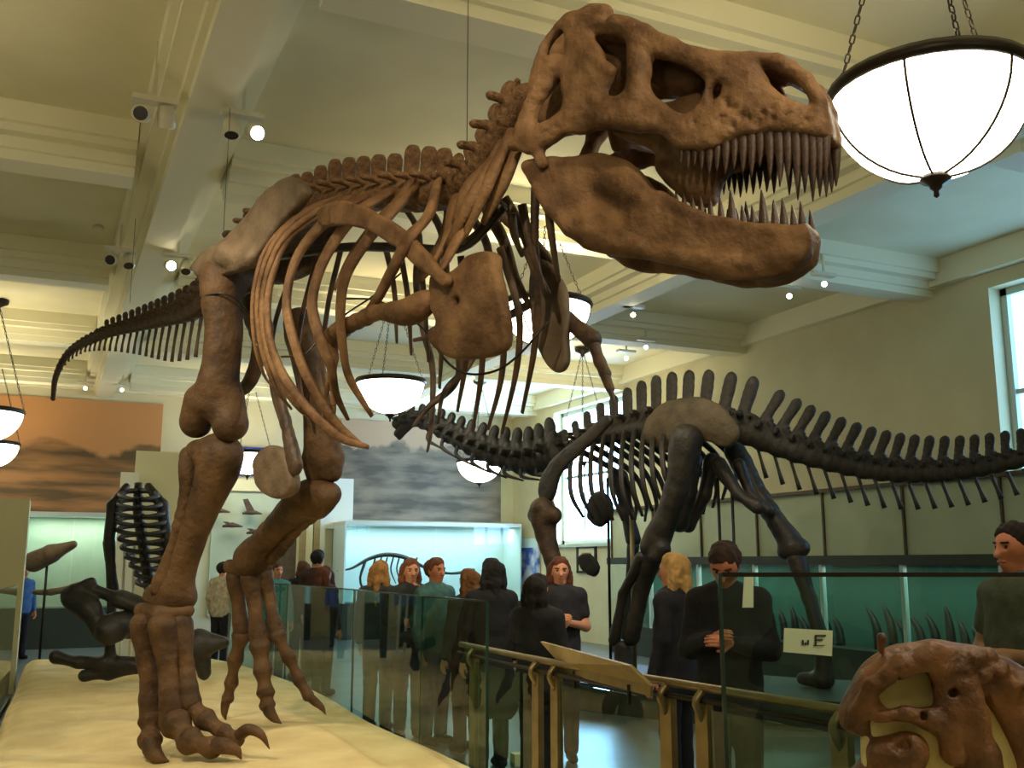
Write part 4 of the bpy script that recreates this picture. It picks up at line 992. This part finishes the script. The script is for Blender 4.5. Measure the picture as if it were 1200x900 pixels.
MU1 = mural_mat('desert_mural_paint', (196, 140, 84), (204, 146, 92), (96, 76, 46), (168, 120, 72), .86, .55)
MU2 = mural_mat('mountain_mural_paint', (192, 160, 124), (176, 150, 122), (92, 84, 70), (142, 126, 104), 1.02, .6)
o = tag(mk('mural_painting', box(-4.5, 2.08, YF - .05, YF - .006, 2.62, 4.92), MU1, None, False), 'wide orange desert landscape mural with dark brown hills', 'mural')
o = tag(mk('mural_painting', box(5.95, 9.95, YF - .05, YF - .006, 2.58, 4.86), MU2, None, False), 'wide grey brown mountain landscape mural', 'mural')
def wall_case(x0, x1, z0, z1, dep, back, label, joints, zb=0):
    o = thing('display_case', label, 'display case', ((x0 + x1) / 2, YF - dep / 2, 0))
    mk('back_panel', box(x0, x1, YF - .04, YF - .01, z0, z1), back, o, False)
    mk('base', box(x0, x1, YF - dep, YF - .01, 0, z0), 'green_dk', o, False)
    mk('header', box(x0, x1, YF - dep, YF - .01, z1, z1 + .08), 'frame', o, False)
    xs = np.linspace(x0, x1, joints + 1)
    for k in range(joints): mk('pane', box(xs[k] + .01, xs[k + 1] - .01, YF - dep, YF - dep + .01, z0, z1), 'glass_case', o, False)
    for x in (x0, x1 - .03): mk('end_post', box(x, x + .03, YF - dep, YF - .01, z0, z1), 'teal', o, False)
    l = bpy.data.lights.new('case_strip', 'AREA'); l.shape = 'RECTANGLE'; l.size = x1 - x0 - .2; l.size_y = .1; l.energy = CASE_W * (x1 - x0) / 4.5; l.color = (.84, 1, 1)
    lo_ = bpy.data.objects.new('case_strip', l); COL.objects.link(lo_); lo_.location = ((x0 + x1) / 2, YF - dep * .5, z1 - .02)
    return o
wall_case(5.85, 10.05, .75, 2.42, 1.0, 'teal', 'bright pale blue glass case holding a small long-tailed skeleton below the grey mural', 2)
wall_case(-.35, 1.35, .75, 2.5, .8, 'pale_green', 'pale green glass case below the orange desert mural', 2)
wall_case(1.45, 2.55, .75, 2.5, .8, 'pale_green', 'narrow pale green glass case beside the black upright rib cage', 1)
# small skeleton in the pale blue case
yk = YF - .5
def KP(x, y): return onY(x, y, yk)
o = thing('small_skeleton', 'small dark long-tailed skeleton arching inside the pale blue case', 'skeleton', KP(460, 700))
mk('backbone', tube([KP(x, y) for x, y in ((395, 669), (412, 666), (432, 655), (452, 650), (474, 653), (492, 662), (506, 668), (530, 672), (556, 668))], [.012, .025, .04, .05, .05, .04, .03, .03, .04], 40, 8), 'blackrib', o)
for x in range(440, 492, 7): mk('rib', tube([KP(x, 653), KP(x - 3, 668), KP(x + 3, 684)], [.02, .018, .01], 8, 5), 'blackrib', o)
for x in (428, 486): mk('leg_bone', tube([KP(x, 658), KP(x - 6, 680), KP(x + 3, 702)], [.035, .025, .03], 8, 6), 'blackrib', o)
# cream pillar on the left, white boards, doorway
pa = onY(34, 600, 14.3)
o = mk('pillar', box(-2.6, pa[0], 14.3, 15.3, 0, 2.42), 'cream', None, False); tag(o, 'cream painted low pillar block at the left glass panel', 'pillar')
def board(x0, y0, x1, y1, Y, m, label, name='wall_board', cat='board'):
    a = onY(x0, y0, Y); b = onY(x1, y1, Y); z = b[2] if name != 'wall_board' else 0
    o = mk(name, box(a[0], b[0], Y, Y + .06, z, a[2]), m, None, False); return tag(o, label, cat)
board(160, 528, 222, 600, 17.4, 'cream', 'tall pale green yellow board standing behind the lower leg of the big skeleton')
board(142, 553, 161, 590, 17.2, 'white', 'narrow white board standing beside the pale yellow board')
board(380, 560, 413, 620, YF - .1, 'white', 'white wall panel beside the grey mountain mural', 'wall_panel', 'panel')
board(275, 523, 326, 559, YF - .12, 'blue', 'dark blue wall sign behind the far pendant lamp', 'wall_sign', 'sign')
board(244, 560, 345, 577, YF - .14, 'cream', 'cream lintel above the pale alcove with bird models', 'lintel', 'trim')
ALC = board(250, 577, 345, 720, YF - .075, 'pale_green', 'pale yellow green alcove panel carrying dark bird models', 'alcove_panel', 'panel')
for x0, x1, m_ in ((345, 352, 'cream'), (352, 360, 'panel_tan'), (360, 368, 'cream'), (369, 376, 'panel_tan'), (376, 382, 'white')):
    a = onY(x0, 575, YF - .1); b = onY(x1, 575, YF - .1)
    o = mk('pilaster', box(a[0], b[0] - .005, YF - .16, YF, 0, a[2]), m_, None, False)
    tag(o, {'cream': 'narrow cream pilaster strip beside the doorway', 'panel_tan': 'narrow tan pilaster strip beside the doorway', 'white': 'narrow white pilaster strip next to the white wall panel'}[m_], 'pilaster', 'doorway pilaster strips')
o = board(318, 600, 345, 700, YF - .2, 'wood', 'brown wooden door leaf beside the pilaster strips', 'door_leaf', 'door')
for i, (x, y) in enumerate(((295, 602), (257, 600), (272, 617), (300, 625))):
    c = onY(x, y, YF - .3)
    o = thing('bird_model', ['dark bird model with raised wings in the alcove, the one nearest the far leg', 'small dark bird model in the alcove next to the shin bone', 'flat gliding dark bird model in the alcove', 'lowest dark bird model in the alcove'][i], 'model', c, 'bird models in the alcove')
    mk('body', tube([c + [-.2, 0, .0], c + [0, 0, .03], c + [.22, 0, 0]], [.02, .06, .015], 9, 7), 'bone_dk', o)
    mk('wing', slab3(c + [-.1, 0, .03], c + [.08, 0, .03], c + [-.1, 0, .32 if i == 0 else .1], c + [-.2, 0, .30 if i == 0 else .1], .015), 'bone_dk', o, False)
    mk('perch', tube([c, np.array([c[0], YF - .07, c[2]])], .008, 2, 5), 'metal_dk', o)

# ================================================================== BLACK RIB CAGE SKELETON (behind the leg) and dark bones on the sand
d0 = 13.2
o = thing('upright_skeleton', 'black upright dinosaur skeleton with stacked ribs facing the hall behind the shin', 'skeleton', np.array([*P(162, 700, d0)[:2], .0]))
bz = onz(162, 0, 1)
mk('backbone', tube([P(162, 566, d0 + .3), P(162, 600, d0 + .35), P(168, 640, d0 + .3), P(176, 690, d0 + .3)], [.05, .07, .07, .08], 16, 8), 'blackrib', o)
for i in range(11):
    y = 578 + i * 10.2; w = 15 + 13 * math.sin(math.pi * min(1, (i + 2) / 11)); cx = np.interp(y, [566, 640, 690], [162, 168, 178])
    for sg in (-1, 1):
        mk('rib', tube([P(cx, y - 3, d0 + .3), P(cx + sg * w * .7, y - 2, d0 + .1), P(cx + sg * w, y + 3, d0 - .2), P(cx + sg * w * .35, y + 7, d0 - .42), P(cx + sg * 2, y + 5, d0 - .45)], [.034, .036, .034, .03, .022], 16, 6), 'black', o)
for sg, xs in ((-1, (148, 133, 128, 130, 132)), (1, (174, 190, 196, 194, 192))):
    yy = (570, 592, 632, 664, 692)
    bone('arm_bone', [P(xs[0], yy[0], d0 + .1), P(xs[1], yy[1], d0 - .1), P(xs[2], yy[2], d0 - .2)], [.05, .08, .07], 'blackrib', o, .022)
    bone('arm_bone', [P(xs[2], yy[2] + 4, d0 - .2), P(xs[3], yy[3], d0 - .2), P(xs[4], yy[4], d0 - .2)], [.08, .06, .08], 'blackrib', o, .022)
    e = P(xs[4], yy[4], d0 - .2); mk('leg_bone', tube([e, np.array([e[0], e[1], .3])], [.07, .05], 6, 7), 'blackrib', o)
for x in (146, 158): e = P(x, 690, d0 + .1); mk('support_post', tube([P(x, 640, d0 + .1), np.array([e[0], e[1], .3])], .02, 2, 6), 'white', o)
# carcass bones
o = thing('fossil_carcass', 'heap of dark fossil bones lying on the sand behind the big skeleton', 'fossil', onz(140, 790, .3))
dc = 10.9
bone('flared_bone', [P(88, 700, dc), P(104, 714, dc - .1), P(122, 742, dc - .2)], [.14, .12, .10], 'blackrib', o, .02, .05, noise=.012, extra=[([P(78, 694, dc), P(108, 682, dc)], [.06, .05], .05), ([P(108, 690, dc), P(140, 702, dc), P(170, 712, dc)], [.06, .09, .10], .05)])
bone('joint_bone', [P(128, 738, dc - .2), P(152, 730, dc), P(190, 735, dc), P(225, 752, dc - .1)], [.16, .14, .13, .12], 'blackrib', o, .022, .05, noise=.012)
bone('jaw_bone', [P(66, 770, dc), P(92, 776, dc), P(120, 778, dc), P(160, 780, dc)], [.075, .06, .08, .09], 'blackrib', o, .02, .04, noise=.01, extra=[([P(98, 792, dc), P(126, 790, dc), P(150, 784, dc)], [.06, .06, .06], .04), ([P(130, 748, dc), P(128, 776, dc)], [.05, .06], .04)])
bone('tail_block', [P(200, 760, dc - .1), P(232, 756, dc - .2), P(262, 752, dc - .2)], [.12, .16, .07], 'blackrib', o, .02, .05, noise=.012, extra=[([P(236, 770, dc - .2), P(240, 788, dc - .2)], [.09, .07], .04)])
o = thing('horn_core', 'long grey tapering fossil horn pointing up behind the cream pillar', 'fossil', np.array([*P(60, 660, 16)[:2], 0]))
bone('horn', [P(40, 658, 16), P(60, 649, 16), P(86, 638, 16)], [.17, .15, .06], 'bone_grey', o, .022); e = P(56, 652, 16); mk('post', tube([e, np.array([e[0], e[1], 0])], .02, 2, 6), 'metal_dk', o)
bone('lower_horn', [P(40, 694, 16), P(60, 694, 16), P(92, 688, 16)], [.04, .05, .06], 'bone_grey', o, .022)

# ================================================================== VISITORS
SKIN = [mat('skin_%d' % i, c, None, .5) for i, c in enumerate([(206, 140, 104), (188, 116, 80), (216, 156, 122)])]
EYE_M = mat('dark_iris', (30, 22, 18), None, .3); LIP = mat('lip_skin', (172, 104, 82), None, .5)
CL = {}
def cloth(c):
    if c not in CL: CL[c] = mat('cloth_%d_%d_%d' % c, c, tuple(int(v * .8) for v in c), .9, 20, .2, 60)
    return CL[c]
def hand_mesh(wr, dr, pn, sgn, res=.0045):
    """five bent fingers; dr: towards the fingertips, pn: palm normal"""
    dr = nrm(dr); pn = nrm(np.asarray(pn, float) - dr * np.dot(pn, dr)); sd = np.cross(dr, pn) * sgn
    s = Sdf(res, .008); wr = np.asarray(wr, float)
    s.chain([wr, wr + dr * .03, wr + dr * .085], [.024, .03, .034], flat=pn, fs=.5)
    for i, (o_, L) in enumerate(((-.026, .07), (-.009, .078), (.009, .074), (.025, .058))):
        b = wr + dr * .085 + sd * o_; s.chain([b, b + dr * L * .5 + pn * .006, b + dr * L * .85 + pn * .022, b + dr * L + pn * .04], [.0095, .009, .008, .007], k=.004)
    b = wr + dr * .03 - sd * .026; s.chain([b, b - sd * .025 + dr * .03 + pn * .008, b - sd * .025 + dr * .06 + pn * .02], [.012, .0105, .008], k=.006)
    return s.build()
def person(label, x, ytop, d, face, top=(20, 18, 20), legs=(24, 24, 28), hair=(30, 20, 14), hairlen=0, skin=0, coat=0, arms='down', sleeve=1, bow=0, group='visitors', res=.0125, wide=1.0, props=None, zt=None, stance=0):
    pt = P(x, ytop, d); H = pt[2]; k = H / 1.76
    o = thing('person', label, 'person', (pt[0], pt[1], 0), group)
    fw = nrm(face[0] * Rv + face[1] * FH); rt = np.array([fw[1], -fw[0], 0])
    def L(p): p = np.asarray(p, float) * k; return np.array([pt[0], pt[1], 0]) + p[..., 0:1] * rt + p[..., 1:2] * fw + p[..., 2:3] * Zu
    def mkp(name, vf, m, par=o): return mk(name, (L(vf[0]), vf[1]), m, par)
    hb = np.array([0, .0, 1.50])
    def hd(p):   # bow the head forward about the neck
        p = np.asarray(p, float) - hb; c, s2 = math.cos(bow), math.sin(bow)
        return np.array([p[0], p[1] * c + p[2] * s2, -p[1] * s2 + p[2] * c]) + hb
    sw = .175 * wide
    A = {'down': [((.235, -.02, 1.16), (.24, .06, .90)), ((.235, -.02, 1.16), (.24, .06, .90))],
         'crossed': [((.25, .02, 1.14), (-.08, .21, 1.14)), ((.25, .02, 1.14), (-.08, .19, 1.10))],
         'hold': [((.23, .0, 1.15), (.05, .24, 1.20)), ((.23, 0, 1.15), (.06, .22, 1.22))],
         'lift': [((.23, .05, 1.15), (.07, .20, 1.42)), ((.23, .02, 1.15), (.12, .24, 1.15))]}[arms]
    s = Sdf(res, .03)
    s.chain([hd((0, -.022, 1.655)), hd((0, .012, 1.66))], [.092, .088], flat=(1, 0, 0), fs=.86)
    s.chain([hd((0, .025, 1.62)), hd((0, .042, 1.565))], [.074, .048], flat=(1, 0, 0), fs=.86, k=.035)
    s.chain([hd((0, .092, 1.645)), hd((0, .114, 1.608))], [.010, .017], k=.014)
    for q in (-1, 1):
        s.ball(hd((q * .033, .098, 1.648)), .016, cut=True, k=.012); s.chain([hd((q * .079, -.012, 1.655)), hd((q * .080, -.008, 1.615))], [.018, .012], k=.006, flat=(1, 0, 0), fs=.6)
    s.chain([hd((0, .078, 1.578)), hd((0, .082, 1.57))], .017, k=.012)
    s.chain([(0, -.02, 1.44), hd((0, -.012, 1.56))], [.062, .056], k=.03)
    s.chain([(-sw * .9, -.01, 1.42), (sw * .9, -.01, 1.42)], .058, k=.05)
    s.chain([(0, 0, 1.38), (0, .0, 1.2), (0, 0, 1.02), (0, 0, .94)], [.13, .115, .105, .12], flat=(1, 0, 0), fs=1.25, k=.05)
    for q, (e, w) in zip((-1, 1), A):
        e = np.array([q * e[0] * wide, e[1], e[2]]); w = np.array([q * w[0], w[1], w[2]])
        s.chain([(q * sw, -.01, 1.42), e, w], [.05, .042, .029], k=.03)
        hx = .07 + stance; s.chain([(q * .085, 0, .93), (q * .09, .01, .50), (q * .09, -.02, .09)], [.085, .058, .04], k=.04)
    v, f = s.build(); vf = [(v, f)]
    for q, (e, w) in zip((-1, 1), A):
        e = np.array([q * e[0] * wide, e[1], e[2]]); w = np.array([q * w[0], w[1], w[2]]); vf.append(hand_mesh(w, w - e, (0, 0, -1) if arms in ('crossed',) else (-q * .9, .2, 0), q))
    mkp('body', join(*vf), SKIN[skin])
    # shirt or coat
    s = Sdf(res, .03); hem = (.92, .86, .55)[coat]
    s.chain([(0, 0, 1.40), (0, .0, 1.2), (0, 0, 1.02), (0, 0, hem)], [.142, .136, .132, .142 + .03 * coat], flat=(1, 0, 0), fs=1.28 * wide, k=.05)
    s.chain([(-sw, -.01, 1.42), (sw, -.01, 1.42)], .068, k=.06); s.chain([(0, -.015, 1.42), (0, -.012, 1.475)], [.085, .07], k=.03)
    s.ball((0, 0, hem - .19), .17, cut=True, k=.01)
    for q, (e, w) in zip((-1, 1), A):
        e = np.array([q * e[0] * wide, e[1], e[2]]); w = np.array([q * w[0], w[1], w[2]])
        if sleeve: s.chain([(q * sw, -.01, 1.42), e, e + (w - e) * .92], [.068, .06, .045], k=.03)
        else: s.chain([(q * sw, -.01, 1.42), np.array([q * sw, -.01, 1.42]) * .45 + e * .55], [.07, .066], k=.03)
    mkp('coat' if coat else 'shirt', s.build(.003, 22), cloth(top))
    s = Sdf(res, .03); s.chain([(0, 0, 1.0), (0, 0, .90)], .125, flat=(1, 0, 0), fs=1.25, k=.04)
    for q in (-1, 1): s.chain([(q * .085, 0, .90), (q * .09, .01, .50), (q * .09, -.01, .10)], [.10, .074, .065], k=.02)
    mkp('trousers', s.build(.003, 20), cloth(legs))
    for q in (-1, 1):
        s = Sdf(res, .02); s.chain([(q * .09, -.03, .045), (q * .095, .13, .035)], [.05, .04]); mkp('shoe', s.build(), cloth((26, 22, 20)))
    # hair
    s = Sdf(res * .8, .02)
    s.chain([hd((0, -.035, 1.668)), hd((0, .0, 1.69))], [.104, .09], flat=(1, 0, 0), fs=.92)
    if hairlen:
        for q in (-1, 0, 1): s.chain([hd((q * .06, -.05 if q else -.075, 1.66)), hd((q * .082, -.045 if q else -.1, 1.56)), (q * .08, -.04 if q else -.105, 1.56 - .17 * hairlen)], [.05, .042, .03], k=.03)
    s.chain([hd((0, .105, 1.60)), hd((0, .11, 1.66))], [.085, .058], cut=True, k=.01)
    mkp('hair', s.build(.007, 55), cloth(hair))
    for q in (-1, 1):
        s = Sdf(.006, .005); s.ball(hd((q * .033, .083, 1.648)), .010); mkp('eye', s.build(), EYE_M)
        s = Sdf(.005, .004); s.chain([hd((q * .018, .098, 1.668)), hd((q * .05, .084, 1.669))], .006); mkp('eyebrow', s.build(), cloth(hair))
    s = Sdf(.005, .004); s.chain([hd((-.022, .091, 1.578)), hd((0, .099, 1.578)), hd((.022, .091, 1.578))], .007); mkp('lips', s.build(), LIP)
    return o, L
BLK = (26, 24, 28)
person('young man in a grey brown t-shirt with folded arms behind the fossil skull', 1188, 614, 5.0, (-.97, -.25), top=(88, 80, 64), legs=(50, 54, 66), hair=(36, 24, 16), arms='crossed', sleeve=0, skin=1, res=.010, wide=1.08)
person('man with short brown hair and black jacket bowing his head behind the tall glass screen', 850, 634, 5.7, (-.35, -.94), top=BLK, hair=(58, 38, 24), bow=.55, arms='hold', skin=1)
person('blonde woman in a long dark coat turned away beside the black skeleton', 788, 650, 7.0, (-.8, .6), top=(30, 28, 36), legs=(24, 26, 34), hair=(206, 160, 96), hairlen=.8, coat=1)
person('red haired woman in a dark top with folded arms below the black shoulder bone', 656, 654, 8.5, (.05, -1), top=(40, 38, 44), legs=BLK, hair=(104, 56, 34), hairlen=1.6, arms='hold', sleeve=0, skin=0)
person('dark haired visitor in a black coat leaning in front of the red haired woman', 630, 674, 7.2, (.5, .85), top=(18, 16, 18), legs=BLK, hair=(26, 18, 16), hairlen=.8, coat=1, arms='hold')
person('black haired woman in a long black coat standing at the end of the glass barrier', 576, 656, 8.2, (-.4, .9), top=(18, 17, 20), legs=BLK, hair=(18, 15, 15), hairlen=1.2, coat=2)
person('auburn haired visitor in a dark jacket beside the long black coat', 549, 668, 8.9, (-.6, .8), top=(40, 34, 32), hair=(120, 78, 38), hairlen=1.2, coat=1)
person('visitor with pinned reddish hair and teal jacket behind the glass barrier', 511, 655, 9.3, (.7, -.7), top=(70, 112, 108), legs=(40, 60, 96), hair=(112, 66, 38), hairlen=0, skin=1)
person('visitor with reddish hair and dark green top raising a hand behind the glass barrier', 482, 656, 9.6, (.3, -.9), top=(44, 50, 44), legs=(60, 72, 96), hair=(128, 76, 44), hairlen=.5, arms='lift', skin=0)
person('visitor with long blonde hair seen from behind at the glass barrier', 446, 658, 10.0, (.2, .95), top=(60, 60, 62), legs=(64, 70, 84), hair=(176, 124, 66), hairlen=1.8)
person('tall far visitor with black hair and maroon top near the white pilaster', 373, 645, 14.0, (.2, .9), top=(70, 40, 36), hair=(18, 14, 14), hairlen=0, res=.018)
person('far visitor with brown hair and black top next to the maroon top', 355, 658, 14.4, (-.5, .8), top=(24, 22, 26), hair=(104, 72, 46), hairlen=.6, res=.018)
person('far visitor with auburn hair and dark jacket in front of the maroon top', 381, 664, 12.6, (.5, .8), top=(58, 42, 36), hair=(104, 58, 34), hairlen=1, res=.018)
person('far visitor in a turquoise shirt behind the far foot of the big skeleton', 325, 660, 13.75, (.6, -.7), top=(70, 150, 150), legs=(90, 110, 116), hair=(86, 66, 48), res=.018)
person('far visitor in a cream shirt and black trousers beside the shin of the far leg', 262, 659, 15.6, (.3, .9), top=(206, 190, 158), legs=(30, 28, 30), hair=(36, 28, 22), res=.018)
person('far visitor in a blue shirt half hidden by the cream pillar', 29, 663, 17.2, (.8, -.5), top=(60, 100, 150), legs=(24, 24, 30), hair=(40, 30, 24), res=.018)

bp_ = onz(612, 893, .02)
o = mk('stone_block', prism([(bp_[0] - .09, bp_[1] - .05), (bp_[0] + .09, bp_[1] - .06), (bp_[0] + .1, bp_[1] + .05), (bp_[0] - .08, bp_[1] + .06)], 0, .09), 'cream', None, False)
tag(o, 'small cream stone block on the floor at the foot of the bronze handrail', 'block')
